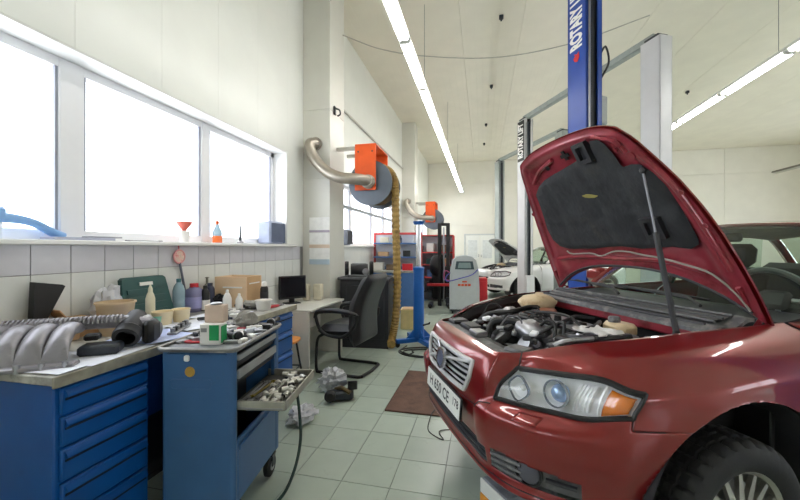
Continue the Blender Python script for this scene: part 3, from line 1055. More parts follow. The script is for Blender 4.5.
# floor pan and firewall close the body below
MB().box((-1.75, 0, .22), (3.2, 1.5, .03), .005).build('floor_pan', m_black, car)
MB().box((-.36, 0, .60), (.03, 1.50, .62), .005).build('firewall', m_black, car)

# --- wheels
def tyre_mesh():
    mb = MB()
    R0, W = .318, .1
    prof = [(.205, .082), (.215, .094), (.245, .104), (.275, .102), (.297, .092), (.309, .080), (.315, .07)]
    half = [(r, h) for r, h in prof]
    p = [(r, h) for r, h in half] + [(r, -h) for r, h in half[::-1]]
    n = 128
    vs, fs = [], []
    tread = [(.316, .066), (.318, .045), (.310, .040), (.310, .034), (.318, .030), (.318, .005), (.311, .003), (.311, -.003), (.318, -.005), (.318, -.03), (.310, -.034), (.310, -.040), (.318, -.045), (.316, -.066)]
    full = half + tread + [(r, -h) for r, h in half[::-1]]
    for i in range(n):
        t = 2 * PI * i / n
        for k, (r, h) in enumerate(full):
            tt = t
            if r > .300 and i % 4 == 0:
                r -= .012
            vs.append((r * math.cos(tt + h * .25), h, r * math.sin(tt + h * .25)))
    m = len(full)
    for i in range(n):
        j = (i + 1) % n
        for k in range(m - 1):
            fs.append((i * m + k, j * m + k, j * m + k + 1, i * m + k + 1))
    return mb.add(vs, fs).mesh('tyre', m_rubber, 35)
TY = tyre_mesh()
RIM = MB().lathe([(.205, -.085), (.190, -.08), (.186, .02), (.193, .074), (.207, .086), (.209, .080), (.206, .06)], 48, (0, 0, 0), (0, 1, 0)).mesh('rim', m_alloy)
SPK = MB().prism([(.05, -.016), (.19, -.0085), (.19, .0085), (.05, .016)], .055, .072, lambda u, v, w_: (u, w_ - (u - .05) * .06 + .008, v)).mesh('spoke', m_alloy)
HUB = MB().lathe([(.001, .082), (.028, .081), (.034, .075), (.062, .072), (.068, .06), (.068, .02)], 28, (0, 0, 0), (0, 1, 0)).mesh('hub', m_alloy)
DISC = MB().lathe([(.05, .03), (.15, .03), (.15, .01), (.05, .01)], 32, (0, 0, 0), (0, 1, 0)).mesh('brake_disc', m_steel)
def wheel(parent, loc, s, rz=0.0, nsp=16):
    wz = bpy.data.objects.new('wheel', TY)
    col.objects.link(wz)
    wz.parent = parent
    wz.location = loc
    wz.rotation_euler = (0, 0, rz + (0 if s > 0 else PI))
    inst(RIM, 'rim', wz)
    inst(HUB, 'hub', wz)
    inst(DISC, 'brake_disc', wz)
    for k in range(nsp):
        inst(SPK, 'spoke', wz, (0, 0, 0), (0, 2 * PI * k / nsp, 0))
    return wz
for x in (0, -2.64):
    for s in (1, -1):
        wheel(car, (x, .797 * s, .236), s)

# --- cabin
m_seat = M('dark_cloth_seat', (.20, .20, .205), rough=.85, var=.1)
db = MB().sheet(lambda a, b: (-.57 - .38 * b, -.66 + 1.32 * a, .925 + .02 * math.sin(PI * b) - .10 * max(0, b - .75) * 4), 20, 10, (0, 0, -.12)).build('dashboard', m_dplast, car)
for y_ in (.37, -.37):
    st = MB()
    st.box((-1.45, y_, .50), (.52, .50, .16), .05)
    st.box((-1.72, y_, .82), (.14, .48, .62), .06, ry=R(-14))
    st.build('front_seat', m_seat, car)
    MB().box((-1.83, y_, 1.215), (.10, .27, .19), .045, ry=R(-10)).box((-1.81, y_, 1.12), (.03, .10, .12), .005).build('headrest', m_seat, car)
sw = []
for k in range(32):
    t = 2 * PI * k / 32
    sw.append((-1.02 + .185 * math.cos(t) * .42, .37 + .185 * math.sin(t), .985 + .185 * math.cos(t) * .9))
swo = MB().tube(sw, .017, 8, closed=True).build('steering_wheel', M('grey_wheel_rim', (.50, .51, .52), rough=.35), car)
MB().box((-1.0, .37, .98), (.05, .15, .11), .02, ry=R(-25)).build('wheel_hub', m_dplast, swo)
for dy, dz in ((-.12, 0), (.12, 0), (0, -.1)):
    MB().tube([(-1.01, .37, .985), (-1.02 + dz * .4, .37 + dy * 1.4, .985 + dz * 1.5)], .012, 6).build('wheel_spoke', m_silver, swo)
MB().box((-2.15, 0, .62), (.55, 1.25, .4), .08).box((-2.42, 0, .88), (.16, 1.25, .55), .07, ry=R(-18)).build('rear_bench_seat', m_seat, car)
MB().box((-1.16, 0, 1.345), (.03, .22, .06), .015).build('interior_mirror', m_black, car)

# --- bonnet, hinged open by 58.5 degrees
TH = R(60)
HX, HZ = -.46, .945
def HP(d, y_, n):
    return (HX + d * math.cos(TH) - n * math.sin(TH), y_, HZ + d * math.sin(TH) + n * math.cos(TH))
WD = [(0, .715), (.15, .705), (.3, .685), (.45, .66), (.6, .626), (.75, .58), (.85, .54), (.95, .498), (1.0, .478), (1.04, .455), (1.08, .425), (1.16, .39)]
def hw_(d):
    for (a, wa), (b, wb_) in zip(WD[:-1], WD[1:]):
        if d <= b:
            t = (d - a) / (b - a)
            return wa + (wb_ - wa) * t
    return WD[-1][1]
def hood_dy(t, s, k=1.0):
    D = 1.155 - .03 * (abs(s) ** 2) - .035 * abs(s) ** 6
    d0 = .235 * (1 - abs(s) ** 2.6)
    d = (d0 + t * (D - d0)) * k
    return d, s * hw_(d) * k
def hn(d, y_):
    wv_ = hw_(min(d, 1.12))
    s = y_ / wv_
    return -.020 * s * s - .012 * (abs(s) ** 8) + .025 * math.sin(PI * min(1, d / 1.15)) - .020 * (d / 1.15) ** 6
def hood_outer(a, b):
    s = a * 2 - 1
    d, y_ = hood_dy(b, s)
    return HP(d, y_, hn(d, y_))
hood = MB().sheet(hood_outer, 40, 32, tuple(Vector(HP(0, 0, -.010)) - Vector(HP(0, 0, 0)))).build('bonnet', m_red, car, 60)
# inner pressing with a raised border and ribs
def hood_inner(a, b):
    s = a * 2 - 1
    d, y_ = hood_dy(.008 + b * .985, s)
    y_ *= .985
    e = min(1 - abs(s), (1 - b) * 2.0, b * 3 + .02)
    rim = max(0.0, 1 - abs(e - .10) / .07)
    rib = .008 * max(0, math.sin(d * 26 + 1)) * max(0, 1 - abs(abs(s) - .72) / .12)
    well = .012 * (1 / (1 + math.exp((e - .2) * 40)))
    n = hn(d, y_) - .016 - .016 * rim - rib - well * .4
    return HP(d, y_, n)
hin = MB().grid(hood_inner, 72, 56).build('bonnet_inner_panel', m_redin, hood, 60)
# felt pad
PAD = [(.845, -.435), (.90, -.36), (.932, -.274), (.95, -.18), (.963, -.086), (.989, .075), (1.0, .10), (.965, .13), (.96, .20), (1.03, .215), (1.072, .235), (1.065, .29), (1.03, .315), (.99, .325), (.949, .333), (.90, .335), (.881, .347), (.885, .40), (.874, .448), (.82, .491), (.744, .522), (.637, .538), (.549, .546), (.45, .552), (.417, .545), (.39, .496), (.40, .40), (.385, .206), (.40, .08), (.397, -.02), (.385, -.15), (.385, -.386), (.41, -.47), (.466, -.512), (.56, -.515), (.661, -.485), (.75, -.46)]
def pad_mesh():
    from mathutils.geometry import delaunay_2d_cdt
    pts = [Vector(p) for p in PAD]
    n0 = len(pts)
    edges = [(i, (i + 1) % n0) for i in range(n0)]
    rnd = random.Random(3)
    dd = .32
    while dd < 1.1:
        yy = -.58
        while yy < .6:
            pts.append(Vector((dd + rnd.uniform(-.006, .006), yy + rnd.uniform(-.006, .006))))
            yy += .03
        dd += .03
    vco, _, fcs, _, _, _ = delaunay_2d_cdt(pts, edges, [list(range(n0))], 1, 1e-5)
    mb = MB()
    def dist_edge(p):
        m = 9
        for i in range(n0):
            a, b = Vector(PAD[i]), Vector(PAD[(i + 1) % n0])
            ab = b - a
            t = max(0, min(1, (p - a).dot(ab) / ab.length_squared))
            m = min(m, (p - a - ab * t).length)
        return m
    V = []
    for p in vco:
        e = dist_edge(p)
        k = min(1, e / .035)
        h = .022 + .016 * (1 - (1 - k) ** 2) + .008 * mnoise.noise(Vector((p.x * 6, p.y * 6, 0))) * k
        # embossed channels
        for ya in (-.30, .05, .28):
            h -= .009 * k * math.exp(-((p.y - ya - .1 * (p.x - .6)) / .018) ** 2)
        h -= .008 * k * math.exp(-((p.x - .60 - .05 * math.sin(p.y * 6)) / .02) ** 2)
        h -= .007 * k * math.exp(-((p.x - .86) / .016) ** 2) * (p.y < .2)
        V.append(HP(p.x, p.y, hn(p.x, p.y) - .012 - h))
    mb.add(V, [tuple(f) for f in fcs])
    return mb
pad = pad_mesh().build('insulation_pad', m_pad, hood, 60)
def hbox(d0, d1, y0, y1, n0, n1, nm, mat, hole=True):
    mb = MB()
    w_ = .022
    fr = lambda d, y_, n: HP(d, y_, n)
    def bx(da, db_, ya, yb, na, nb):
        mb.add([fr(d, y_, n) for n in (na, nb) for d, y_ in ((da, ya), (db_, ya), (db_, yb), (da, yb))],
               [(0, 1, 2, 3), (4, 5, 6, 7), (0, 1, 5, 4), (1, 2, 6, 5), (2, 3, 7, 6), (3, 0, 4, 7)])
    bx(d0, d0 + w_, y0, y1, n0, n1); bx(d1 - w_, d1, y0, y1, n0, n1)
    bx(d0 + w_, d1 - w_, y0, y0 + w_, n0, n1); bx(d0 + w_, d1 - w_, y1 - w_, y1, n0, n1)
    bx(d0 + w_, d1 - w_, y0 + w_, y1 - w_, n0, n0 - .01)
    return mb.build(nm, mat, hood)
nb = hn(1.03, .16)
hbox(.965, 1.085, .118, .215, nb - .03, nb - .065, 'air_intake_duct', m_dplast)
nb = hn(.53, .37)
hbox(.47, .59, .318, .428, nb - .050, nb - .080, 'air_outlet_box', m_dplast)
def hplate(poly, n0, nm, mat, th=.004):
    mb = MB().prism(poly, 0, th, lambda u, v, w_: HP(u, v, hn(u, v) - n0 - w_))
    return mb.build(nm, mat, hood)
X_, Y_ = 1.042, .012
hplate([(X_ - .03, Y_ - .012), (X_ - .012, Y_ - .012), (X_ - .012, Y_ - .035), (X_ + .012, Y_ - .035), (X_ + .012, Y_ - .012), (X_ + .032, Y_ - .012), (X_ + .032, Y_ + .012), (X_ + .012, Y_ + .012), (X_ + .012, Y_ + .035), (X_ - .012, Y_ + .035), (X_ - .012, Y_ + .012), (X_ - .03, Y_ + .012)], .033, 'lock_striker', m_black, .006)
hplate([(1.003 + .016 * math.cos(k * PI / 6), -.185 + .018 * math.sin(k * PI / 6)) for k in range(12)], .032, 'opening', m_black, .004)
for d, y_, r in ((1.012, .395, .02), (.93, .43, .022), (.98, .36, .013), (.70, .585, .012), (.52, .62, .012), (.70, -.565, .014)):
    hplate([(d + r * math.cos(k * PI / 6), y_ + r * math.sin(k * PI / 6)) for k in range(12)], .034, 'embossed_stud', m_redin, .006)
# yellowed tear in the felt
hplate([(.77, -.02), (.775, .02), (.765, .06), (.75, .10), (.742, .07), (.748, .03), (.756, 0)], .046, 'felt_tear', M('torn_felt_yellow', (.62, .58, .32), rough=.9), .004)
for rib in ([(.93, -.40), (1.0, -.28), (1.045, -.12)], [(.93, .47), (.75, .545), (.5, .60), (.28, .635)], [(.30, -.56), (.32, -.3), (.31, 0), (.31, .3), (.26, .52)], [(.90, -.465), (.7, -.525), (.5, -.57), (.32, -.60)], [(1.09, .26), (1.03, .375), (.95, .40)]):
    MB().tube([HP(d, y_, hn(d, y_) - .026) for d, y_ in curve_pts(rib, 24)], .014, 8).build('stamped_rib', m_redin, hood)
# washer hose along the lower bonnet edge
MB().tube([HP(d, y_, hn(d, y_) - .035) for d, y_ in curve_pts([(.37, -.42), (.345, -.38), (.35, -.2), (.33, -.12), (.365, .0), (.365, .1), (.345, .2), (.33, .30), (.30, .42), (.26, .54), (.17, .62), (.08, .66)], 40)], .005, 6).build('washer_hose', M('hose_light', (.66, .64, .60), rough=.5), hood)
# weather strip along the hinge end
MB().tube([(lambda y_, d_: HP(d_, y_, hn(d_, y_) - .032))(-.66 + 1.32 * k / 30, .025 + .235 * (1 - abs((-.66 + 1.32 * k / 30) / .71) ** 2.6)) for k in range(31)], .008, 6).build('weather_strip', m_dplast, hood)
for s in (1, -1):
    hg = MB().tube([(-.40, .655 * s, .90), (-.45, .66 * s, .965), HP(.05, .655 * s, -.03), HP(.20, .645 * s, -.045)], .012, 6).build('bonnet_hinge', m_redin, car)
# gas strut
S0, S1 = np.array((-.02, .605, .895)), np.array(HP(.845, .46, hn(.845, .46) - .05))
SM = S0 + (S1 - S0) * .60
gs = MB().cyl(tuple(S0), tuple(SM), .0125, n=12).build('gas_strut', m_dplast, car)
MB().cyl(tuple(SM), tuple(S1), .0055, n=8).build('strut_rod', M('strut_grey_steel', (.50, .50, .52), rough=.4, metal=.6), gs)
MB().blob(tuple(S1), .016, 10, 8, 0).build('ball_joint', m_dplast, gs)
MB().blob(tuple(S0), .016, 10, 8, 0).build('ball_joint', m_black, gs)
# --- engine bay
rb = random.Random(11)
for s in (1, -1):
    E = [skin(4 + 8 * k / 30, 10) for k in range(31)]
    MB().grid(lambda a, b: (lambda p: (p[0] - .02, (p[1] - .035 - .05 * b) * s, p[2] - .062 - .42 * b))(E[round(a * 30)]), 30, 4).build('inner_wing', m_black, car)
MB().box((.12, 0, .36), (.95, 1.15, .04), .005).build('undertray', m_black, car)
# slam panel
sp = MB()
sp.box((.685, 0, .770), (.07, .80, .028), .006)
sp.build('slam_panel', m_gplast, car)
MB().grid(lambda a, b: (.738 - .05 * b, -.40 + .80 * a, .797 - .03 * b), 20, 3).build('slam_cover', m_dplast, car)
MB().box((.66, .02, .80), (.07, .10, .03), .006).build('bonnet_latch', m_steel, car)
MB().box((.62, -.16, .785), (.09, .16, .05), .01).build('intake_snorkel', m_black, car)
MB().box((.63, -.34, .78), (.11, .10, .055), .01).build('headlight_back_cover', m_dplast, car)
MB().box((.60, .34, .77), (.10, .12, .06), .012, rz=.5).build('headlight_back_cover', m_gplast, car)
MB().box((.60, 0, .61), (.05, .74, .30), .006).build('radiator', m_black, car)
for y_ in (-.18, .18):
    MB().lathe([(.15, 0), (.15, -.04), (.13, -.045), (.02, -.045), (.001, -.05)], 24, (.575, y_, .62), (1, 0, 0)).build('cooling_fan', m_black, car)
# engine: block, head with open ports, cam cover, pulleys, pipes
MB().box((.13, -.08, .56), (.36, .62, .26), .03).build('engine_block', M('oily_block', (.22, .21, .20), rough=.5, metal=.3, var=.3, scale=20), car)
hd = MB().box((.16, -.10, .745), (.24, .60, .10), .025, ry=R(12)).build('cylinder_head', m_castal, car)
for k in range(5):
    yy = -.34 + .118 * k
    MB().lathe([(.036, 0), (.044, .01), (.046, .05), (.040, .058), (.032, .052), (.030, .01), (.001, .005)], 16, (.27, yy, .765), (.70, .1, .70)).build('intake_port', m_castal, hd)
    MB().tube([(.34, yy + .04, .72), (.30, yy + .045, .77), (.22, yy + .05, .80)], .010, 6).build('injector', m_black, hd)
MB().tube([(.235, -.40, .802), (.235, .16, .812)], .014, 8).build('fuel_rail', m_alloy, hd)
MB().box((.06, -.10, .795), (.20, .56, .05), .018, ry=R(8)).build('cam_cover', m_castal, car)
for k in range(5):
    MB().cyl((.06, -.32 + .11 * k, .815), (.06, -.32 + .11 * k, .85), .024, .020, 12).build('ignition_coil', m_black, car)
def hose(pts, r, nm, mat, n=24):
    return MB().tube(curve_pts(pts, n), r, 8).build(nm, mat, car)
hose([(.47, -.42, .74), (.40, -.38, .82), (.28, -.28, .85), (.14, -.30, .87), (.02, -.34, .86)], .017, 'coolant_hose', m_black)
hose([(.50, -.20, .70), (.44, -.22, .80), (.36, -.12, .82), (.30, .05, .80)], .022, 'radiator_hose', m_black)
hose([(.35, .22, .78), (.25, .30, .84), (.10, .26, .86), (.0, .18, .86)], .012, 'vacuum_hose', m_black)
hose([(.42, .10, .76), (.30, .16, .84), (.16, .12, .87), (.05, .05, .87), (-.05, .08, .86)], .010, 'vacuum_hose', m_dplast)
hose([(.40, -.30, .76), (.34, -.2, .84), (.30, -.02, .85), (.24, .12, .84), (.20, .30, .82)], .009, 'wiring_loom', m_black)
hose([(.10, -.45, .80), (.16, -.2, .86), (.12, .05, .88), (.16, .26, .85), (.10, .42, .84)], .008, 'wiring_loom', m_black)
hose([(.24, .22, .80), (.30, .34, .83), (.22, .44, .84), (.08, .46, .85)], .016, 'heater_hose', m_dplast)
hose([(.46, .30, .74), (.40, .38, .82), (.28, .42, .84), (.16, .40, .83)], .013, 'air_pipe', m_castal)
MB().lathe([(.06, 0), (.075, .01), (.075, .05), (.06, .06), (.03, .06), (.03, .075), (.001, .075)], 20, (.38, -.20, .69), (.6, -.2, .75)).build('alternator', m_castal, car)
MB().lathe([(.05, 0), (.05, .02), (.04, .022), (.04, .03), (.05, .032), (.05, .05), (.001, .05)], 20, (.40, .12, .72), (.8, 0, .5)).build('pulley', m_steel, car)
MB().blob((.35, .04, .80), (.08, .11, .055), 14, 8, .25, 2, 3).build('throttle_housing', m_castal, car)
MB().blob((.24, -.36, .815), (.07, .08, .055), 14, 8, .25, 2, 5).build('thermostat_housing', m_castal, car)
# lit metallic debris of brackets and connectors
for k in range(44):
    x, y_ = rb.uniform(.02, .52), rb.uniform(-.42, .42)
    MB().box((x, y_, .80 + rb.uniform(-.03, .04)), (rb.uniform(.02, .06), rb.uniform(.02, .06), rb.uniform(.015, .035)), .005, rz=rb.uniform(0, 3), rx=rb.uniform(-.4, .4)).build('connector' if k % 2 else 'bracket', rb.choice((m_castal, m_castal, m_gplast, m_black, m_steel, m_chouse, m_dplast)), car)
for k in range(14):
    x0, y0 = rb.uniform(.10, .46), rb.uniform(-.40, .36)
    a_ = rb.uniform(0, 6.28)
    hose([(x0, y0, .78), (x0 + .05 * math.cos(a_), y0 + .06 * math.sin(a_), rb.uniform(.84, .875)), (x0 + .11 * math.cos(a_ + .5), y0 + .13 * math.sin(a_ + .5), rb.uniform(.83, .87)), (x0 + .15 * math.cos(a_ + .9), y0 + .17 * math.sin(a_ + .9), .78)], rb.choice((.005, .006, .009)), 'cable', rb.choice((m_black, m_black, m_dplast, m_gplast)), 14)
# expansion tank
tk = MB()
tk.blob((-.01, -.42, .882), (.14, .115, .062), 20, 12, .10, 2.5, 1)
tk.build('coolant_tank', m_cream, car)
MB().blob((-.0, -.40, .825), (.13, .12, .055), 18, 10, .05, 2, 2).build('coolant_tank_base', M('pink_coolant_plastic', (.78, .52, .42), rough=.45, var=.12), car)
MB().lathe([(.03, 0), (.03, .02), (.026, .026), (.001, .026)], 16, (-.06, -.47, .92)).build('tank_cap', m_cream, car)
# strut towers
for s in (1, -1):
    MB().lathe([(.13, -.2), (.12, 0), (.105, .02), (.05, .03), (.045, .045), (.001, .045)], 24, (-.02, .50 * s, .80)).build('strut_tower', m_redin if s < 0 else m_gplast, car)
# brake fluid reservoir, battery and fuse box on the near side
br_ = MB().box((-.03, .285, .845), (.11, .15, .07), .02).build('brake_reservoir', m_cream, car)
MB().lathe([(.030, 0), (.030, .022), (.025, .028), (.001, .028)], 18, (-.01, .27, .88)).build('reservoir_cap', m_gplast, br_)
MB().box((.24, .34, .76), (.22, .18, .13), .012).build('fuse_box', m_black, car)
MB().box((.06, .36, .80), (.15, .15, .08), .012).build('battery_box', m_gplast, car)
MB().sheet(lambda a, b: (.08 + .16 * a + .02 * math.sin(7 * b), .25 + .20 * b + .015 * math.sin(9 * a), .862 + .014 * mnoise.noise(Vector((a * 4, b * 4, 3)))), 16, 16, (0, 0, -.006)).build('white_rag', M('white_rag_cloth', (.88, .87, .86), rough=.9, var=.06, bump=.3), car)
# painted bulkhead lip under the cowl
MB().box((-.20, 0, .865), (.03, 1.26, .06), .01).build('bulkhead_lip', m_redin, car)
# cowl
cw = MB().sheet(lambda a, b: (-.17 - .05 * math.cos((a - .5) * 2) + .05 - .25 * b, -.66 + 1.32 * a, .905 + .045 * b + .012 * math.sin(b * 9)), 40, 16, (0, 0, -.018)).build('cowl_panel', m_gplast, car)
for k in range(4):
    MB().tube([(-.19 - .055 * k - .05 * math.cos(.0) * 0, -.60 + 1.2 * i / 20, .926 + .011 * k) for i in range(21)], .006, 6).build('cowl_rib', m_gplast if k % 2 else m_dplast, cw)
MB().grid(lambda a, b: (-.26 - .10 * b, -.1 + .70 * a, .942 + .014 * b), 24, 4).build('cowl_mesh', m_dplast, cw)
for y0, y1 in ((.42, -.20), (-.10, -.62)):
    wp = MB().tube([(-.40, y0, .975), (-.455, y0 - .1, 1.0), (-.50, y1, 1.015)], .009, 6).build('wiper_arm', m_black, car)
    MB().tube([(-.49, y0 - .02, 1.00), (-.50, (y0 + y1) / 2, 1.012), (-.52, y1 - .12, 1.01)], .006, 5).build('wiper_blade', m_black, wp)
# ================================================================== TWO-POST LIFTS
m_lblue = M('lift_blue_paint', (0.10, 0.27, 0.62), rough=.38, var=.06, scale=6, c2=(.16, .26, .55), c2lo=.62, c2hi=.8)
m_lwhite = M('lift_white_paint', (0.82, 0.82, 0.83), rough=.4, var=.04, scale=5)
m_lgrey = M('lift_grey_paint', (0.60, 0.63, 0.62), rough=.45, var=.08)
m_ldark = M('lift_dark_channel', (0.17, 0.19, 0.22), rough=.5, var=.15)
m_red_mark = M('red_print', (0.80, 0.12, 0.10), rough=.5)
m_wprint = M('white_print', (0.93, 0.93, 0.92), rough=.5, var=.01)
def lift(label, cx, cy, h, mat, text_bg, sign_z, txt_mat, arms_to=None):
    L = thing('two_post_lift', label, 'car lift', (cx, cy, 0), CAR_ROT)
    for s in (1, -1):              # local +Y post is the near one
        y0 = 1.64 * s
        pm = MB()
        a, b = .21, .31
        pm.box((0, y0 + s * (b / 2 - .012), h / 2), (a, .024, h), .004)
        pm.box((a / 2 - .01, y0, h / 2), (.02, b, h), .004)
        pm.box((-a / 2 + .01, y0, h / 2), (.02, b, h), .004)
        for sx in (1, -1):
            pm.box((sx * (a / 2 - .03), y0 - s * (b / 2 - .01), h / 2), (.06, .02, h), .004)
        post = pm.build('post', mat, L)
        MB().box((0, y0 - s * .02, h / 2), (.15, .20, h - .1)).build('inner_channel', m_ldark, post)
        MB().box((0, y0, .012), (.46, .56, .024), .004).build('base_plate', m_ldark, post)
        MB().box((0, y0 - s * .19, .42), (.20, .08, .72), .01).build('carriage', mat, post)
        MB().box((.0, y0, h + .02), (.18, .22, .05), .008).build('top_bracket', m_ldark, post)
        MB().cyl((.07, y0 - s * .16, .6), (.07, y0 - s * .16, h - .1), .012, n=6).build('lift_chain', m_steel, post)
        if arms_to:
            for ax_ in arms_to:
                tx, ty, tz = ax_[0], ax_[1] * s, ax_[2]
                ar = MB()
                p0, p1 = Vector((.09 if tx > 0 else -.09, y0 - s * .2, .17)), Vector((tx, ty, .17))
                d = (p1 - p0)
                ar.box(tuple((p0 + p1) / 2), (d.length, .10, .08), .008, rz=math.atan2(d.y, d.x))
                am = ar.build('lift_arm', mat, post)
                MB().cyl((tx, ty, .13), (tx, ty, tz), .045, .055, 16).build('lifting_pad', m_black, post)
    MB().box((0, 0, h + .05), (.12, 3.3, .10), .01).build('overhead_beam', m_lgrey, L)
    # lettering on the flange of the far post that faces the car nose
    y0 = -1.64
    if text_bg is not None:
        MB().box((.108, y0, sign_z), (.004, .26, .92), .001).build('sign_plate', text_bg, L)
    t = text_mb('ROTARY LIFT', .19 if text_bg is None else .20, bold=.05)
    k = 1.35
    t.v = [((.108 if text_bg is None else .1125) + .0005 * z, y0 - y_ * k, sign_z + x * .66) for x, y_, z in t.v]
    t.build('lettering', txt_mat, L, smooth=0)
    return L
LA = lift('blue two-post lift with white lettering carrying the red car', 1.875, 3.10, 4.9, m_lblue, None, 4.08, m_wprint,
          arms_to=[(.55, .62, .305), (-.75, .62, .305)])
fl_ = MB().prism([(-.02, -.05), (.03, -.03), (.05, .01), (.02, .03), (.04, .06), (-.01, .04), (-.04, .06), (-.05, 0)], 0, .003, lambda u, v, w_: (.108 + w_, -1.64 - u, 3.60 + v))
fl_.build('flame_mark', m_red_mark, LA)
MB().box((-.20, -1.64, 3.0), (.12, .16, .34), .02).build('power_unit', m_lgrey, LA)
MB().tube(curve_pts([(-.16, -1.58, 3.35), (-.26, -1.56, 3.55), (-.2, -1.54, 3.72), (-.1, -1.52, 3.6)], 16), .012, 6).build('hydraulic_hose', m_black, LA)
LB = lift('white two-post lift with empty bay behind the red car', 1.67, 7.25, 4.33, m_lwhite, m_black, 3.85, m_wprint)
LC = lift('grey two-post lift in the bay of the white car', 1.29, 11.5, 4.4, m_lgrey, None, 3.9, m_lgrey)
rp_ = MB().box((0, 0, .08), (.34, .22, .16), .012).build('block_body', M('worn_grey_metal', (.52, .53, .55), rough=.6, var=.2, c2=(.36, .37, .39)), None)
rp = thing('jack_block', 'low grey steel block with white and orange striped edge below the red car bumper', 'jack', (0.19, 2.02, 0), R(37))
rp_.parent = rp
MB().box((-.172, 0, .12), (.008, .21, .075), .002).build('white_edge_strip', m_wprint, rp)
MB().box((-.173, 0, .048), (.008, .21, .06), .002).build('orange_edge_strip', M('orange_stripe', (.93, .62, .22), rough=.6, var=.2), rp)

# ================================================================== EXHAUST HOSE REELS
m_orange = M('orange_paint', (0.93, 0.36, 0.10), rough=.42, var=.05)
m_drum = M('grey_drum', (0.40, 0.43, 0.47), rough=.4, metal=.3, var=.06)
m_duct = M('galvanised_duct', (0.66, 0.63, 0.58), rough=.35, metal=.6, var=.08)
m_exh = M('ribbed_brown_hose', (0.66, 0.54, 0.30), rough=.7, var=.15, scale=20, c2=(.47, .37, .22))
m_wound = M('wound_dark_hose', (0.42, 0.34, 0.26), rough=.7, var=.2)
def reel(label, dy, with_hose):
    T_ = thing('exhaust_hose_reel', label, 'hose reel', (-1.515, 4.75 + dy, 2.30), 0, 'exhaust hose reels on the left pillars')
    # support arm from the pillar
    for yy in (.05, .45):
        MB().box((-.30, yy, .50), (.42, .05, .05), .004).build('support_arm', M('arm_steel', (.72, .71, .68), rough=.4, metal=.5), T_)
    br = MB().box((-.05, -.055, .20), (.30, .012, .62), .003).build('bracket_plate', m_orange, T_)
    MB().box((-.05, .565, .20), (.30, .012, .62), .003).build('bracket_plate', m_orange, T_)
    MB().box((-.05, .255, .515), (.30, .64, .02), .004).build('bracket_top', m_orange, T_)
    for k in range(4):
        MB().cyl((-.15 + .2 * (k % 2), -.067, .02 + .4 * (k // 2)), (-.15 + .2 * (k % 2), -.055, .02 + .4 * (k // 2)), .012, n=8).build('bolt', m_ldark, br)
    for yy in (0.0, .49):
        MB().lathe([(.02, 0), (.29, 0), (.312, .004), (.312, .018), (.29, .022), (.02, .022)], 40, (0, yy, 0), (0, 1, 0)).build('drum_disc', m_drum, T_)
    prof = []
    for k in range(4):
        for j in range(7):
            t = PI * j / 6
            prof.append((.215 + .05 * math.sin(t), .03 + .115 * k + .0575 - .0575 * math.cos(t)))
    MB().lathe(prof, 36, (0, 0, 0), (0, 1, 0)).build('wound_hose', m_wound, T_)
    MB().cyl((0, -.10, 0), (0, .60, 0), .035, n=14).build('axle', m_ldark, T_)
    MB().lathe([(.095, 0), (.095, -.05), (.075, -.06), (.075, -.09), (.001, -.09)], 20, (.0, -.06, 0), (0, 1, 0)).build('swivel_joint', m_duct, T_)
    pth = curve_pts([(-.72, -.18, .53), (-.76, -.26, .52), (-.75, -.29, .42), (-.66, -.29, .26), (-.50, -.27, .11), (-.32, -.25, .035), (-.16, -.22, .02), (-.04, -.16, .01), (0, -.10, 0)], 40)
    MB().tube(pth, .075, 14).build('duct_pipe', m_duct, T_)
    MB().lathe([(.075, 0), (.09, 0), (.09, .03), (.075, .03)], 20, (-.72, -.21, .53), (0, 1, 0)).build('duct_flange', m_duct, T_)
    if with_hose:
        P = curve_pts([(.10, .26, .262), (.21, .26, .20), (.275, .26, .09), (.295, .26, -.05), (.300, .26, -.5), (.315, .26, -1.0), (.325, .255, -1.45), (.31, .24, -1.85), (.28, .20, -2.10), (.27, .12, -2.19), (.30, .02, -2.225)], 260)
        MB().tube(P, [(.058 if k % 4 < 2 else .050) for k in range(len(P))], 12).build('exhaust_hose', m_exh, T_, smooth=20)
    return T_
reel('orange and grey exhaust hose reel on the near pillar with brown hose hanging down', 0, True)
reel('orange exhaust hose reel without hanging hose on the far pillar', 6.28, False)

# conduit and cables
def cable(name, label, pts, r, mat, n=60, cat='cable'):
    return tag(MB().tube(curve_pts(pts, n), r, 6).build(name, mat), label, cat)
m_wire = M('pale_cable', (.72, .70, .66), rough=.6)
m_dwire = M('dark_cable', (.12, .13, .12), rough=.55)
MB_ = MB().tube([(XL + .03, 5.09, 3.84), (XL + .03, 10.84, 3.84)], .02, 8)
tag(MB_.build('conduit_pipe', M('conduit_grey', (.74, .73, .70), rough=.4, metal=.4)), 'straight grey conduit pipe high on the left wall between the pillars', 'pipe')
cable('ceiling_cable', 'thin pale cable sagging under the ceiling from the left wall to the lift posts', [(-2.02, 5.0, 4.55), (-1.55, 5.4, 4.50), (-.9, 5.8, 4.52), (.2, 5.9, 4.42), (1.3, 5.9, 4.50), (2.28, 5.7, 4.66)], .008, m_wire)
cable('ceiling_wire', 'thin brown cable sagging near the top of the picture beside the left light row', [(-.9, 3.2, 5.22), (-.5, 3.5, 4.62), (0, 3.8, 4.55), (.5, 4.1, 4.7), (.9, 4.3, 5.25)], .008, M('brown_cable', (.55, .46, .36), rough=.6))
hk = thing('wall_hook', 'small black hook fitting on the side of the near pillar', 'hook', (-2.024, 4.7, 3.32))
MB().box((.01, 0, 0), (.02, .05, .12), .004).build('plate', m_black, hk)
MB().tube(curve_pts([(.02, 0, .03), (.08, 0, .0), (.09, 0, -.06), (.05, 0, -.08)], 12), .012, 6).build('hook', m_black, hk)
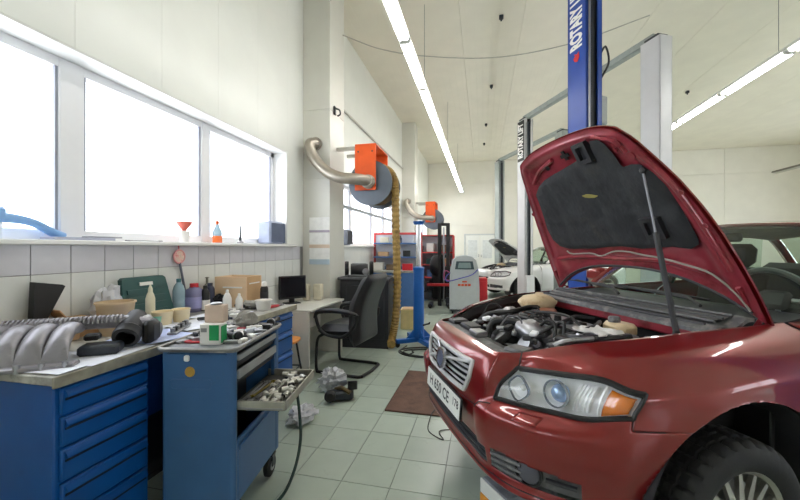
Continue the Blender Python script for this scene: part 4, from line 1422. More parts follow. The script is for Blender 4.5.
for k, (x, y_) in enumerate(((.3, 6.2), (.2, 8.8), (.1, 11.5), (.05, 13.6), (4.6, 6.0), (6.6, 8.2), (4.9, 10.2), (7.9, 6.8))):
    a_ = tag(MB().box((x, y_, ZC - .03), (.07, .07, .06), .01).cyl((x, y_, ZC - .05), (x, y_, ZC - .09), .015, n=8).build('ceiling_anchor', m_ldark), 'small dark anchor under the ceiling, %s of the eight counted from the camera' % ORD[k], 'anchor', 'ceiling anchors')

# ================================================================== WORKBENCH
m_bblue = M('bench_blue_paint', (0.0, 0.30, 0.58), rough=.42, var=.07, scale=7, c2=(.10, .22, .42), c2lo=.62, c2hi=.85)
m_cblue = M('cart_blue_paint', (0.21, 0.37, 0.55), rough=.40, var=.06, scale=7, c2=(.26, .36, .48), c2lo=.6, c2hi=.85)
m_btop = M('worn_bench_top', (0.66, 0.65, 0.62), rough=.5, metal=.1, var=.12, scale=9, c2=(.45, .44, .42))
m_bedge = M('metal_edge', (0.62, 0.60, 0.54), rough=.45, metal=.5, var=.2, scale=20)
BX, BY0, BY1, BZ = -1.64, 1.07, 2.95, 0.89
bench = thing('workbench', 'long blue steel workbench with drawers under the window', 'workbench', (0, 0, 0))
MB().box(((BX + XL + .02) / 2, (BY0 + BY1) / 2, BZ - .018), (BX - XL - .02, BY1 - BY0, .036), .004).build('bench_top', m_btop, bench)
MB().box((BX + .004, (BY0 + BY1) / 2, BZ - .020), (.012, BY1 - BY0 + .01, .046), .003).build('edge_strip', m_bedge, bench)
def pedestal(y0, y1, zs):
    x0, x1 = XL + .05, BX - .03
    pd = MB().box(((x0 + x1) / 2, (y0 + y1) / 2, (.06 + BZ - .04) / 2), (x1 - x0, y1 - y0, BZ - .04 - .06), .006).build('cabinet', m_bblue, bench)
    MB().box(((x0 + x1) / 2, (y0 + y1) / 2, .03), (x1 - x0 - .06, y1 - y0 - .04, .06)).build('plinth', m_black, pd)
    for k, (a, b) in enumerate(zs):
        MB().box((x1 + .009, (y0 + y1) / 2, (a + b) / 2), (.018, y1 - y0 - .035, b - a - .012), .004).build('drawer', m_bblue, pd)
        MB().prism([(0, 0), (.014, .004), (.014, .012), (.004, .026), (0, .030)], y0 + .03, y1 - .03, lambda u, v, w_: (x1 + .018 + u, w_, b - .046 + v)).build('drawer_handle', m_bblue, pd)
        MB().box((x1 + .019, (y0 + y1) / 2, b - .055), (.004, y1 - y0 - .06, .009)).build('lip_shade_strip', M('deep_shadow_gap', (.03, .07, .14), rough=.7), pd)  # dark strip, colour stands in for the shade under the lip
pedestal(1.09, 1.51, [(.09, .30), (.30, .45), (.45, .59), (.59, .72), (.72, .84)])
pedestal(2.40, 2.93, [(.09, .30), (.30, .50), (.50, .68), (.68, .84)])
MB().box((XL + .05, 1.87, .45), (.02, .82, .78), .003).build('back_panel', m_bblue, bench)
MB().box((-2.0, 1.87, .20), (.6, .80, .03), .004).build('lower_shelf', m_black, bench)

# ================================================================== TOOL CART
CARTZ = .93
cart = thing('tool_cart', 'blue wheeled tool cart with one drawer pulled out', 'tool cart', (-1.385, 1.741, 0), R(10))
cw_, cl_ = .36, .56
# end panel facing the camera with rounded right corner
def rrect(w_, d_, r, n=5):
    o_ = []
    for cx, cy, a0 in ((w_ / 2 - r, d_ / 2 - r, 0), (-w_ / 2 + r, d_ / 2 - r, 90), (-w_ / 2 + r, -d_ / 2 + r, 180), (w_ / 2 - r, -d_ / 2 + r, 270)):
        for k in range(n + 1):
            t = R(a0 + 90 * k / n)
            o_.append((cx + r * math.cos(t), cy + r * math.sin(t)))
    return o_
ep = MB()
ep.box((0, -cl_ / 2 + .02, .52), (cw_ - .03, .04, .76), .012)
ep.cyl((cw_ / 2 - .022, -cl_ / 2 + .024, .14), (cw_ / 2 - .022, -cl_ / 2 + .024, .90), .024, n=16)
ep.cyl((-cw_ / 2 + .022, -cl_ / 2 + .024, .14), (-cw_ / 2 + .022, -cl_ / 2 + .024, .90), .024, n=16)
ep.build('end_panel', m_cblue, cart)
ep = MB()
ep.box((0, cl_ / 2 - .02, .52), (cw_ - .03, .04, .76), .012)
ep.box((cw_ / 2 - .02, cl_ / 2 - .025, .52), (.04, .05, .76), .01)
ep.build('end_panel', m_cblue, cart)
MB().box((-cw_ / 2 + .01, 0, .52), (.02, cl_ - .06, .76), .004).build('side_panel', m_cblue, cart)
MB().box((0, 0, .15), (cw_ - .02, cl_ - .06, .02), .004).build('bottom_panel', m_cblue, cart)
MB().box((-.02, 0, .52), (.02, cl_ - .09, .70)).build('inner_partition', m_black, cart)
MB().box((cw_ / 2 - .012, 0, .305), (.022, cl_ - .09, .31), .006).build('lower_bin_panel', m_cblue, cart)
MB().box((cw_ / 2 + .005, 0, .42), (.012, cl_ - .09, .03), .005).build('lower_bin_rail', m_cblue, cart)
# top tray
tt = MB().prism(rrect(cw_ + .03, cl_ + .03, .035), CARTZ - .028, CARTZ - .020).build('top_tray', M('grey_tray_mat', (.42, .43, .45), rough=.6, var=.15, c2=(.6, .6, .6)), cart)
lp = rrect(cw_ + .03, cl_ + .03, .035, 6)
MB().tube([(x, y_, CARTZ - .012) for x, y_ in lp], .008, 6, closed=True).build('tray_rim', M('steel_rim', (.58, .57, .56), rough=.4, metal=.5, var=.2), tt)
# closed drawers
m_dgrey = M('drawer_front_grey', (.60, .61, .62), rough=.4, metal=.3, var=.08)
for z0, z1 in ((.845, .875), (.755, .800)):
    d_ = MB().box((cw_ / 2 - .004, 0, (z0 + z1) / 2), (.016, cl_ - .10, z1 - z0), .004).build('drawer', m_dgrey, cart)
    MB().box((.08, 0, z0 - .012), (.18, cl_ - .11, .01)).build('drawer_base', m_ldark, d_)
    MB().box((cw_ / 2 - .03, 0, z0 - .022), (.02, cl_ - .10, .03)).build('drawer_gap', m_black, d_)
# the drawer pulled out
TZ = .612
dx0, dx1 = cw_ / 2 - .05, cw_ / 2 + .235
dy = cl_ / 2 - .045
td = MB().box(((dx0 + dx1) / 2, 0, TZ), (dx1 - dx0, 2 * dy, .006)).build('pulled_drawer', M('tray_bottom', (.30, .29, .27), rough=.6, var=.25), cart)
m_traym = M('galvanised_tray', (.66, .65, .61), rough=.42, metal=.5, var=.15)
MB().box((dx1, 0, TZ + .018), (.010, 2 * dy, .045), .003).build('drawer_front', m_traym, td)
MB().box(((dx0 + dx1) / 2, -dy, TZ + .018), (dx1 - dx0, .010, .045), .003).build('drawer_wall', m_traym, td)
MB().box(((dx0 + dx1) / 2, dy, TZ + .018), (dx1 - dx0, .010, .045), .003).build('drawer_wall', m_traym, td)
MB().box(((dx0 + dx1) / 2 + .03, -.0, TZ + .015), (.008, 2 * dy - .02, .03), .002).build('divider', m_traym, td)
MB().cyl((dx1 - .29, -dy - .002, TZ + .005), (dx1 - .01, -dy - .002, TZ + .005), .006, n=6).build('runner', m_steel, td)
# lock, badge, embossed handle plate on the end panel
MB().box((-.045, -cl_ / 2 - .008, .872), (.026, .018, .03), .006).build('lock', m_wprint, cart)
MB().lathe([(.001, .006), (.022, .006), (.026, 0)], 20, (-.035, -cl_ / 2 + .001, .805), (0, -1, 0)).build('badge', M('brass_badge', (.78, .62, .30), rough=.4, metal=.5), cart)
MB().tube([(x - .03, -cl_ / 2 - .0005, .745 + y_) for x, y_ in rrect(.20, .045, .015)], .003, 6, closed=True).build('embossed_plate', m_cblue, cart)
for sx in (-1, 1):
    for sy in (-1, 1):
        cx, cy = sx * (cw_ / 2 - .035), sy * (cl_ / 2 - .06)
        c_ = MB().lathe([(.015, -.018), (.055, -.018), (.065, -.012), (.065, .012), (.055, .018), (.015, .018)], 24, (cx, cy, .065), (1, 0, 0)).build('caster_wheel', m_rubber, cart)
        MB().lathe([(.001, -.021), (.03, -.020), (.03, .020), (.001, .021)], 16, (cx, cy, .065), (1, 0, 0)).build('caster_hub', m_castal, c_)
        MB().box((cx, cy, .132), (.06, .06, .012), .002).box((cx - .026, cy, .10), (.005, .04, .07)).box((cx + .026, cy, .10), (.005, .04, .07)).build('caster_fork', m_ldark, c_)

# ================================================================== DESK, STOOL, CHAIR, BIN
m_desk = M('light_grey_laminate', (0.83, 0.82, 0.79), rough=.4, var=.03)
desk = thing('desk', 'light grey office desk against the near pillar', 'desk', (0, 0, 0))
DX, DY0, DY1, DZ = -1.82, 3.60, 4.56, .72
MB().box(((DX + XL) / 2 + .005, (DY0 + DY1) / 2, DZ - .012), (DX - XL - .01, DY1 - DY0, .025), .004).build('desk_top', m_desk, desk)
MB().box(((DX + XL) / 2, DY0 + .015, (DZ - .025) / 2), (DX - XL - .05, .025, DZ - .025), .003).build('side_panel', m_desk, desk)
MB().box(((DX + XL) / 2, DY1 - .015, (DZ - .025) / 2), (DX - XL - .05, .025, DZ - .025), .003).build('side_panel', m_desk, desk)
MB().box((XL + .10, (DY0 + DY1) / 2, .5), (.02, DY1 - DY0 - .06, .4), .003).build('modesty_panel', m_desk, desk)
MB().box(((DX + XL) / 2 + .06, DY0 + .16, .60), (.44, .26, .16), .004).build('drawer_box', M('grey_laminate_drawer', (.72, .71, .69), rough=.45), desk)
stool = thing('stool', 'stool with orange wooden seat and black legs beside the desk', 'stool', (-2.0, 3.36, 0), R(10))
MB().prism(rrect(.30, .30, .10), .435, .455).build('seat', M('orange_plywood', (.86, .56, .26), rough=.45, var=.08, scale=14), stool)
for sx in (-1, 1):
    for sy in (-1, 1):
        MB().tube([(sx * .09, sy * .09, .435), (sx * .12, sy * .12, .2), (sx * .15, sy * .15, .006)], .011, 8).build('leg', m_black, stool)
MB().tube([(.125, .125, .15), (-.125, .125, .15), (-.125, -.125, .15), (.125, -.125, .15)], .008, 6, closed=True).build('foot_ring', m_black, stool)

m_leather = M('black_leather', (0.13, 0.13, 0.145), rough=.38, var=.12, scale=14, bump=.15, bscale=40)
chair = thing('office_chair', 'black leather cantilever chair facing the grey desk', 'chair', (-1.52, 3.93, 0), R(-8))
chair.scale = (1.06, 1.0, 1.04)
# faces -X : seat
def cushion(mb, c, s, puff, rz=0, ry=0):
    nx, ny = 10, 10
    rot = Matrix.Rotation(ry, 3, 'Y')
    for sgn in (1, -1):
        def f(a, b):
            u, v = a * 2 - 1, b * 2 - 1
            k = (1 - abs(u) ** 4) ** .5 * (1 - abs(v) ** 4) ** .5
            e = (1 - .06 * (u * u * v * v))
            p = Vector((u * s[0] / 2 * e, v * s[1] / 2 * e, sgn * (s[2] / 2 * (k ** .5) + puff * k)))
            return tuple(Vector(c) + rot @ p)
        mb.grid(f, nx, ny)
    return mb
cushion(MB(), (.0, 0, .47), (.50, .52, .10), .03, ry=R(-4)).build('seat', m_leather, chair)
bkm = MB()
def backf(sgn):
    def f(a, b):
        v = b * 2 - 1
        u = a
        x = .21 + .03 * u + .10 * u * u - .05 * math.sin(u * PI * 1.1)
        z = .33 + .74 * u
        w_ = .275 - .04 * max(0, u - .75) * 4 * (u - .75) * 4
        k = (max(0, 1 - abs(v) ** 5)) ** .5 * (max(0, 1 - abs(2 * u - 1) ** 8)) ** .5
        th = .085 * k + .014 * math.sin(u * 14) * k * (sgn > 0)
        return (x - sgn * th, v * w_, z + .0)
    return f
bkm.grid(backf(1), 20, 14); bkm.grid(backf(-1), 20, 14)
bkm.build('backrest', m_leather, chair, 60)
for s in (1, -1):
    MB().tube(curve_pts([(.24, s * .27, .66), (.12, s * .285, .685), (-.06, s * .285, .69), (-.21, s * .28, .665), (-.25, s * .28, .60)], 20), [.016 + .012 * math.sin(PI * k / 20) for k in range(21)], 10).build('armrest_pad', m_leather, chair)
    MB().tube(curve_pts([(-.24, s * .28, .62), (-.20, s * .275, .50), (-.12, s * .265, .43), (.08, s * .26, .42), (.22, s * .27, .55), (.25, s * .275, .66)], 24), .018, 8).build('arm_frame', m_black, chair)
    MB().tube(curve_pts([(-.16, s * .24, .43), (-.235, s * .245, .36), (-.25, s * .25, .12), (-.24, s * .25, .03), (-.20, s * .25, .018), (.20, s * .25, .018), (.27, s * .22, .018)], 40), .016, 8).build('sled_leg', m_black, chair)
MB().tube([(.27, -.22, .018), (.285, 0, .018), (.27, .22, .018)], .016, 8).build('sled_crossbar', m_black, chair)
MB().tube([(-.15, -.24, .425), (-.15, .24, .425)], .014, 8).build('seat_crossbar', m_black, chair)

m_bin = M('black_bin_plastic', (0.155, 0.16, 0.18), rough=.42, var=.15, scale=5)
bin_ = thing('storage_bin', 'large black plastic container standing behind the leather chair', 'container', (-1.62, 5.02, 0), R(4))
bm_ = MB()
bm_.prism([(-.36, -.22), (.33, -.22), (.33, .18), (-.36, .18)], 0.0, .96)
bm_.build('body', m_bin, bin_)
MB().tube([(-.38, -.24, .97), (.35, -.24, .97), (.35, .20, .97), (-.38, .20, .97)], .022, 8, closed=True).build('rim', M('bin_rim_grey', (.36, .36, .37), rough=.45), bin_)
MB().box((0, -.225, .5), (.55, .02, .75), .008).build('front_rib_panel', m_bin, bin_)
# ================================================================== THINGS ON THE BENCH
m_gman = M('manifold_grey', (0.58, 0.57, 0.59), rough=.40, metal=.5, var=.12, scale=12, c2=(.50, .49, .50))
m_paper = M('white_paper', (0.90, 0.91, 0.95), rough=.7, var=.04)
m_bpaper = M('bluish_paper', (0.72, 0.76, 0.90), rough=.7, var=.06)
m_card = M('cardboard', (0.76, 0.62, 0.47), rough=.8, var=.08)
m_lwood = M('pale_box_board', (0.86, 0.74, 0.60), rough=.7, var=.06, scale=6)
m_wplast = M('white_plastic', (0.90, 0.89, 0.87), rough=.4, var=.03)
m_dgreen = M('dark_green_plastic', (0.14, 0.30, 0.29), rough=.5, var=.1)
m_greenlab = M('green_label', (0.10, 0.58, 0.33), rough=.5, var=.03)
m_clear = M('pale_blue_bottle', (0.66, 0.77, 0.82), rough=.15, var=.05, trans=.3)
m_navy = M('navy_plastic', (0.16, 0.18, 0.28), rough=.35, var=.08)
m_redp = M('red_handle', (0.74, 0.14, 0.18), rough=.4, var=.08)
m_pink = M('pink_plastic', (0.86, 0.40, 0.45), rough=.5, var=.08)
m_rag = M('grey_rag', (0.56, 0.55, 0.52), rough=.9, var=.2, bump=.4)
m_brag = M('black_rag', (0.07, 0.07, 0.08), rough=.95, var=.2, bump=.4)
m_plaster = M('white_bag_film', (0.90, 0.90, 0.92), rough=.3, var=.05, trans=.25)
m_tool = M('tool_steel', (.60, .60, .61), rough=.32, metal=.8, var=.12)

# ---- intake manifold
mf = thing('intake_manifold', 'grey cast intake manifold with thick runners on the near bench end', 'engine part', (-1.74, 1.20, BZ), math.atan2(.57, .82))
for k in range(4):
    s = -.05 - .088 * k
    P = curve_pts([(s, -.01, .035), (s - .004, .02, .075), (s - .012, .09, .115), (s - .02, .17, .13), (s - .02, .24, .12)], 16)
    mb = MB()
    vs, fs = [], []
    n = 14
    for i, p in enumerate(P):
        t = i / 16
        rx, rz_ = .045 - .006 * t, .048 - .020 * t
        for q in range(n):
            a = 2 * PI * q / n
            vs.append((p[0] + rx * math.cos(a), p[1] + .35 * rz_ * math.sin(a) * (1 - t), max(.004, p[2] + rz_ * math.sin(a))))
    for i in range(16):
        for q in range(n):
            q2 = (q + 1) % n
            fs.append((i * n + q, i * n + q2, (i + 1) * n + q2, (i + 1) * n + q))
    fs += [tuple(range(n)), tuple(range(16 * n, 17 * n))]
    mb.add(vs, fs).build('runner', m_gman, mf, 60)
MB().box((-.15, -.02, .012), (.36, .07, .022), .006).build('flange', m_gman, mf)
for k in range(5):
    MB().cyl((.0 - .078 * k, -.045, .0), (-.078 * k, -.045, .034), .012, n=8).build('flange_bolt', m_steel, mf)
MB().tube(curve_pts([(-.36, .25, .125), (-.2, .26, .135), (0, .27, .135), (.12, .28, .13), (.20, .29, .11), (.22, .32, .07)], 24), .032, 12).build('plenum', m_gman, mf)
for k in range(26):
    x = -.34 + .018 * k
    MB().tube([(x, .26 + .035 * math.cos(a), .134 + .035 * math.sin(a)) for a in (R(20), R(60), R(100), R(140), R(175))], .0055, 5).build('plenum_rib', m_gman, mf)
MB().box((.06, .15, .03), (.16, .10, .05), .012).build('mounting_bracket', m_ldark, mf)
MB().box((.02, .17, .085), (.06, .05, .03), .008).build('sensor', m_black, mf)
# ---- throttle body
tb_ = thing('throttle_body', 'dark ribbed throttle body with round opening on the bench edge', 'engine part', (-1.80, 1.50, BZ), 0)
AX = Vector((.42, -.72, -.42)).normalized()
MB().lathe([(.042, .075), (.058, .075), (.062, .06), (.055, .055), (.060, .045), (.054, .038), (.060, .028), (.055, .02), (.058, 0), (.05, -.08), (.048, -.10)], 24, (.03, 0, .095), tuple(AX)).build('barrel', m_dplast, tb_)
MB().lathe([(.042, .075), (.040, .0), (.001, .0)], 24, (.03, 0, .095), tuple(AX)).build('bore', m_black, tb_)
MB().box((.0, .06, .115), (.14, .09, .07), .02, rz=R(25)).build('housing', m_tool, tb_)
MB().box((.08, .07, .07), (.06, .11, .12), .02, rz=R(25)).build('motor_cover', m_black, tb_)
MB().cyl((-.02, .12, .06), (.05, .15, .06), .04, n=14).build('idle_valve', m_tool, tb_)
# ---- papers on the bench
def sheet_paper(name, label, x, y_, w_, h_, rz, mat, z, seed, cat='paper', amp=.008):
    o = MB().sheet(lambda a, b: ((a - .5) * w_, (b - .5) * h_, .003 + amp * (1 + mnoise.noise(Vector((a * 2.5 + seed, b * 2.5, seed)))) * .5), 10, 10, (0, 0, -.0015)).build(name, mat, None, loc=(x, y_, z), rz=rz)
    return tag(o, label, cat)
sheet_paper('paper_sheet', 'white paper spread under the grey manifold on the near bench corner', -1.87, 1.22, .44, .28, .05, m_paper, BZ, 1)
sheet_paper('paper_sheet', 'pale blue paper beside the throttle body near the tool cart', -1.90, 1.70, .30, .30, .5, m_bpaper, BZ, 2)
sheet_paper('paper_sheet', 'white paper in the middle of the workbench behind the tool cart', -1.86, 2.02, .32, .28, -.3, m_paper, BZ, 3)
# black folded sheet: magazine file against the wall
o = MB().prism([(-.03, 0), (.03, 0), (.125, .19), (.11, .20), (-.02, .225)], -.02, .02, lambda u, v, w_: (w_ + .0 * v, u, v)).build('magazine_file', m_navy, None, loc=(-2.37, 1.47, BZ + .10), rz=0)
o.data.materials[0] = m_black
tag(o, 'black wedge-shaped file holder leaning against the tiled wall', 'file holder')
st_ = tag(MB().box((-2.29, 1.46, BZ + .05), (.20, .20, .10), .006).build('flat_carton', m_card), 'flat brown carton under the black file holder', 'box')
# open cardboard flap box
cb = thing('cardboard_box', 'small open cardboard box with raised flap behind the manifold', 'box', (-2.33, 1.645, BZ), R(-10))
MB().box((0, 0, .05), (.20, .13, .10), .003).build('box_body', m_card, cb)
MB().box((-.02, -.085, .125), (.16, .006, .09), .001, rx=R(35)).build('flap', m_card, cb)
# crumpled white bag
tag(MB().blob((-2.33, 1.815, BZ + .125), (.065, .085, .13), 22, 14, .55, 3.2, 4).build('plastic_bag', m_plaster, smooth=25), 'crumpled white plastic bag by the green tool case', 'bag')
# tan basin
bs = thing('plastic_tub', 'tan oval plastic tub in front of the crumpled white bag', 'tub', (-2.13, 1.71, BZ))
MB().lathe([(.001, 0), (.075, 0), (.095, .185), (.100, .19), (.092, .188), (.072, .008), (.001, .008)], 24).build('tub_body', M('tan_plastic', (.80, .70, .56), rough=.5), bs)
MB().lathe([(.094, .183), (.102, .183), (.102, .192), (.094, .192)], 24).build('rim', M('tan_plastic', (.80, .70, .56)), bs)
tag(MB().lathe([(.001, 0), (.030, 0), (.042, .07), (.040, .07), (.028, .004), (.001, .004)], 18).build('cup', M('mint_green_plastic', (.50, .72, .62), rough=.4), None, loc=(-2.06, 1.93, BZ)), 'small mint green cup beside the tan tub', 'cup')
# green tool case leaning on the wall
tcx = thing('tool_case', 'dark green open socket-set case leaning against the wall tiles', 'tool case', (-2.415, 2.10, BZ), R(90))
def case_p(u, v, w_):     # leaning plane: u along the wall, v up, w out of the wall (towards room = -local y)
    return (u, -.02 - w_ + (v * .22 - .07), v)
MB().prism([(-.20, 0), (.20, 0), (.17, .29), (.15, .305), (-.15, .305), (-.17, .29)], 0, .035, case_p).build('shell', m_dgreen, tcx)
for k in range(4):
    MB().prism([(-.15, .045 + .05 * k), (.14, .045 + .05 * k), (.14, .072 + .05 * k), (-.15, .072 + .05 * k)], .035, .045, case_p).build('moulded_ridge', m_dgreen, tcx)
MB().prism([(-.05, .245), (.05, .245), (.05, .268), (-.05, .268)], .035, .042, case_p).build('handle_slot', m_wplast, tcx)
sheet_paper('paper_sheet', 'white paper hanging over the front edge of the near bench', -1.74, 1.36, .20, .34, .1, m_paper, BZ, 5)
sheet_paper('paper_sheet', 'blue-white paper on the bench front between manifold and tool cart', -1.73, 1.66, .18, .26, -.25, m_bpaper, BZ + .006, 6)
sheet_paper('paper_sheet', 'pale paper at the back of the bench in front of the green case', -2.14, 1.98, .30, .36, .3, m_paper, BZ, 7)
sheet_paper('paper_sheet', 'white paper in front of the pale wooden box', -1.92, 2.36, .34, .30, .15, m_paper, BZ, 8)
# ---- bottles
def bottle(name, label, x, y_, prof, mat, capprof=None, capmat=None, lab=None, labmat=None, cat='bottle', n=20, sq=None, z=BZ, rz=0.0):
    t = thing(name, label, cat, (x, y_, z), rz)
    MB().lathe(prof, n, sq=sq).build('bottle_body', mat, t)
    if capprof:
        MB().lathe(capprof, 14).build('cap', capmat, t)
    if lab:
        r, a, b = lab
        MB().lathe([(r, a), (r + .001, a), (r + .001, b), (r, b)], n, sq=sq).build('label_band', labmat, t)
    return t
bottle('sealant_tube', 'white bottle with pointed nozzle beside the green tool case', -2.18, 1.985, [(.001, 0), (.026, 0), (.028, .01), (.028, .17), (.02, .20), (.013, .215)], M('ivory_plastic', (.85, .83, .74), rough=.45), [(.014, .21), (.013, .235), (.005, .26), (.001, .265)], M('ivory_plastic', (.85, .83, .74)))
bottle('water_bottle', 'clear pale blue plastic bottle standing against the tiles', -2.30, 2.34, [(.001, 0), (.040, 0), (.044, .01), (.043, .09), (.040, .10), (.043, .11), (.043, .18), (.034, .215), (.017, .24), (.015, .25)], m_clear, [(.017, .245), (.017, .272), (.001, .272)], M('teal_cap', (.30, .48, .50)))
jg = bottle('oil_jug', 'grey-violet oil jug with red cap beside the clear bottle', -2.27, 2.46, [(.001, 0), (.060, 0), (.066, .012), (.066, .14), (.052, .175), (.03, .19), (.028, .20)], M('violet_grey_plastic', (.46, .45, .58), rough=.4), [(.032, .195), (.032, .225), (.001, .228)], m_redp, (.0675, .03, .12), M('lilac_label', (.60, .60, .78)), sq=4, n=32)
MB().tube(curve_pts([(0, .07, .14), (0, .095, .13), (0, .095, .06), (0, .07, .045)], 12), .01, 6).build('jug_handle', M('violet_grey_plastic', (.46, .45, .58)), jg)
bottle('spray_bottle', 'black spray bottle with white lower label near the oil jug', -2.20, 2.50, [(.001, 0), (.032, 0), (.034, .008), (.034, .14), (.026, .165), (.014, .18)], m_black, [(.016, .178), (.016, .205), (.001, .207)], m_black, (.0345, .01, .09), m_wplast)
bottle('aerosol_can', 'dark blue aerosol can between spray bottle and black rag', -2.24, 2.60, [(.001, 0), (.034, 0), (.035, .006), (.035, .165), (.026, .185), (.02, .19)], m_navy, [(.021, .188), (.021, .215), (.001, .216)], m_navy)
bottle('pump_bottle', 'slim grey pump bottle behind the dark blue aerosol can', -2.34, 2.68, [(.001, 0), (.028, 0), (.028, .18), (.014, .20)], M('olive_grey', (.48, .48, .42)), [(.01, .20), (.01, .25), (.02, .255), (.001, .26)], M('olive_grey', (.48, .48, .42)))
tag(MB().blob((-2.20, 2.66, BZ + .055), (.055, .07, .06), 18, 12, .5, 3, 9).build('black_rag', m_brag, smooth=30), 'bunched black rag left of the pale wooden box', 'rag')
# cream tubs
for x, y_, r, lab_, top in ((-2.06, 1.965, .062, 'cream plastic tub nearest the camera in the middle of the bench', (.90, .82, .62)), (-2.02, 2.075, .055, 'cream plastic tub with amber grease behind the nearest cream tub', (.86, .72, .42))):
    t = thing('cream_tub', lab_, 'tub', (x, y_, BZ))
    MB().lathe([(.001, 0), (r * .82, 0), (r, .085), (r * 1.04, .088), (r * 1.04, .094), (r * .96, .092), (r * .80, .01), (.001, .01)], 22).build('tub_body', M('cream_tub_plastic', (.88, .82, .68), rough=.45, var=.06), t)
    MB().lathe([(r * .93, .072), (.001, .075)], 22).build('grease', M('grease_%d' % int(top[2] * 100), top, rough=.5), t)
# wooden box
wb_ = thing('wooden_box', 'large pale wooden box open at the top on the bench end', 'box', (-2.13, 2.82, BZ), R(4))
MB().box((0, -.115, .13), (.30, .012, .26), .002).build('side_board', m_lwood, wb_)
MB().box((0, .115, .13), (.30, .012, .26), .002).build('side_board', m_lwood, wb_)
MB().box((-.144, 0, .13), (.012, .218, .26), .002).build('side_board', m_lwood, wb_)
MB().box((.144, 0, .13), (.012, .218, .26), .002).build('side_board', M('tan_box_board', (.76, .62, .46), rough=.7, var=.06, scale=6), wb_)
MB().box((0, 0, .008), (.276, .218, .012)).build('base_board', m_lwood, wb_)
MB().box((.02, -.123, .17), (.18, .004, .012)).build('printed_stripe', m_wplast, wb_)
MB().box((.152, 0, .20), (.004, .16, .010)).build('printed_stripe', m_wplast, wb_)
# white bottles in front of the box
bottle('white_bottle', 'taller white squeeze bottle in front of the wooden box', -1.97, 2.47, [(.001, 0), (.030, 0), (.032, .01), (.032, .11), (.020, .145), (.012, .155)], m_wplast, [(.012, .154), (.010, .18), (.001, .182)], m_wplast)
bottle('white_bottle', 'shorter white bottle right of the taller squeeze bottle', -1.93, 2.56, [(.001, 0), (.026, 0), (.028, .01), (.028, .09), (.014, .12)], m_wplast, [(.012, .118), (.010, .14), (.001, .142)], m_wplast)
bottle('black_spray_can', 'black spray can with white cap and label between box and monitor', -1.90, 2.86, [(.001, 0), (.032, 0), (.034, .006), (.034, .15), (.026, .17)], m_black, [(.024, .168), (.022, .20), (.012, .212), (.001, .213)], m_wplast, (.0345, .04, .12), m_dplast)
t = thing('white_tub', 'white round tub with brown paste at the bench end near the cart', 'tub', (-1.76, 2.64, BZ))
MB().lathe([(.001, 0), (.052, 0), (.066, .075), (.069, .078), (.069, .083), (.062, .081), (.050, .008), (.001, .008)], 22).build('tub_body', m_wplast, t)
MB().lathe([(.060, .05), (.001, .054)], 20).build('paste', M('brown_paste', (.72, .60, .48), rough=.7), t)
# grey rag and roll
tag(MB().blob((-1.90, 2.70, BZ + .03), (.11, .07, .033), 18, 10, .5, 3, 12).build('grey_cloth', m_rag, smooth=30), 'dull grey cloth lying flat behind the white tub', 'rag')
# red-handled pliers at bench end
def pliers(label, loc, rz, mat=None, sc_=1.0):
    t = thing('pliers', label, 'pliers', loc, rz)
    t.scale = (sc_, sc_, sc_)
    for s in (1, -1):
        MB().tube(curve_pts([(0, 0, .009), (-.04, s * .016, .009), (-.09, s * .024, .009), (-.14, s * .018, .009)], 12), .008, 8).build('handle', mat or m_redp, t)
        MB().prism([(0, 0), (.015, s * .014), (.06, s * .003), (.06, 0)], .003, .015).build('jaw', m_tool, t)
    MB().cyl((0, 0, .002), (0, 0, .018), .010, n=10).build('pivot', m_tool, t)
    return t
pliers('red-handled pliers on the far bench corner next to the desk', (-1.74, 2.84, BZ), R(80))
# drill-press like chuck of sockets: tool set tray (grey strip with holes)
for k, (x, y_, rz, l) in enumerate(((-1.80, 1.84, .5, 'nearest'), (-1.82, 2.24, .25, 'farther'))):
    t = thing('socket_rail', '%s grey socket rail with black sockets lying across the bench papers' % l, 'socket rail', (x, y_, BZ + .014), rz)
    MB().box((0, 0, .006), (.05, .30, .012), .003).build('rail', m_tool, t)
    for q in range(7):
        MB().cyl((0, -.13 + .043 * q, .012), (0, -.13 + .043 * q, .034), .013, n=10).build('socket', m_black if q % 2 else m_tool, t)

# ================================================================== THINGS ON THE CART TOP
CT = CARTZ - .020
t = thing('carton', 'white and green labelled carton with open brown top on the cart corner', 'carton', (-1.35, 1.59, CT), R(12))
MB().box((0, 0, .052), (.105, .07, .104), .003).build('carton_body', m_wplast, t)
MB().box((.022, -.036, .062), (.050, .003, .078), .001).build('green_panel', m_greenlab, t)
MB().box((.0545, 0, .05), (.003, .055, .085), .001).build('green_side', m_greenlab, t)
MB().box((-.03, -.036, .075), (.03, .002, .02)).build('grey_print', m_tool, t)
MB().box((0, .03, .150), (.10, .05, .09), .003).build('inner_can', M('dusty_pink_tin', (.80, .71, .64), rough=.5), t)
MB().lathe([(.028, 0), (.030, .006), (.022, .010), (.001, .010)], 16, (0, .03, .196)).build('lid', m_tool, t)
tag(MB().blob((-1.42, 1.95, CT + .045), (.060, .075, .058), 20, 14, .35, 3, 21).build('grey_glove', m_rag, smooth=30), 'bundled grey work glove in the middle of the cart top', 'glove')
pliers('pink-handled pliers lying in the middle of the cart top beside the glove', (-1.33, 1.93, CT), R(15), m_pink)
pliers('red-handled pliers lying on the near left of the cart top', (-1.50, 1.56, CT), R(200), m_redp, .8)
pliers('dark-handled pliers beside the carton on the right cart edge', (-1.24, 1.76, CT), R(60), m_black, .85)
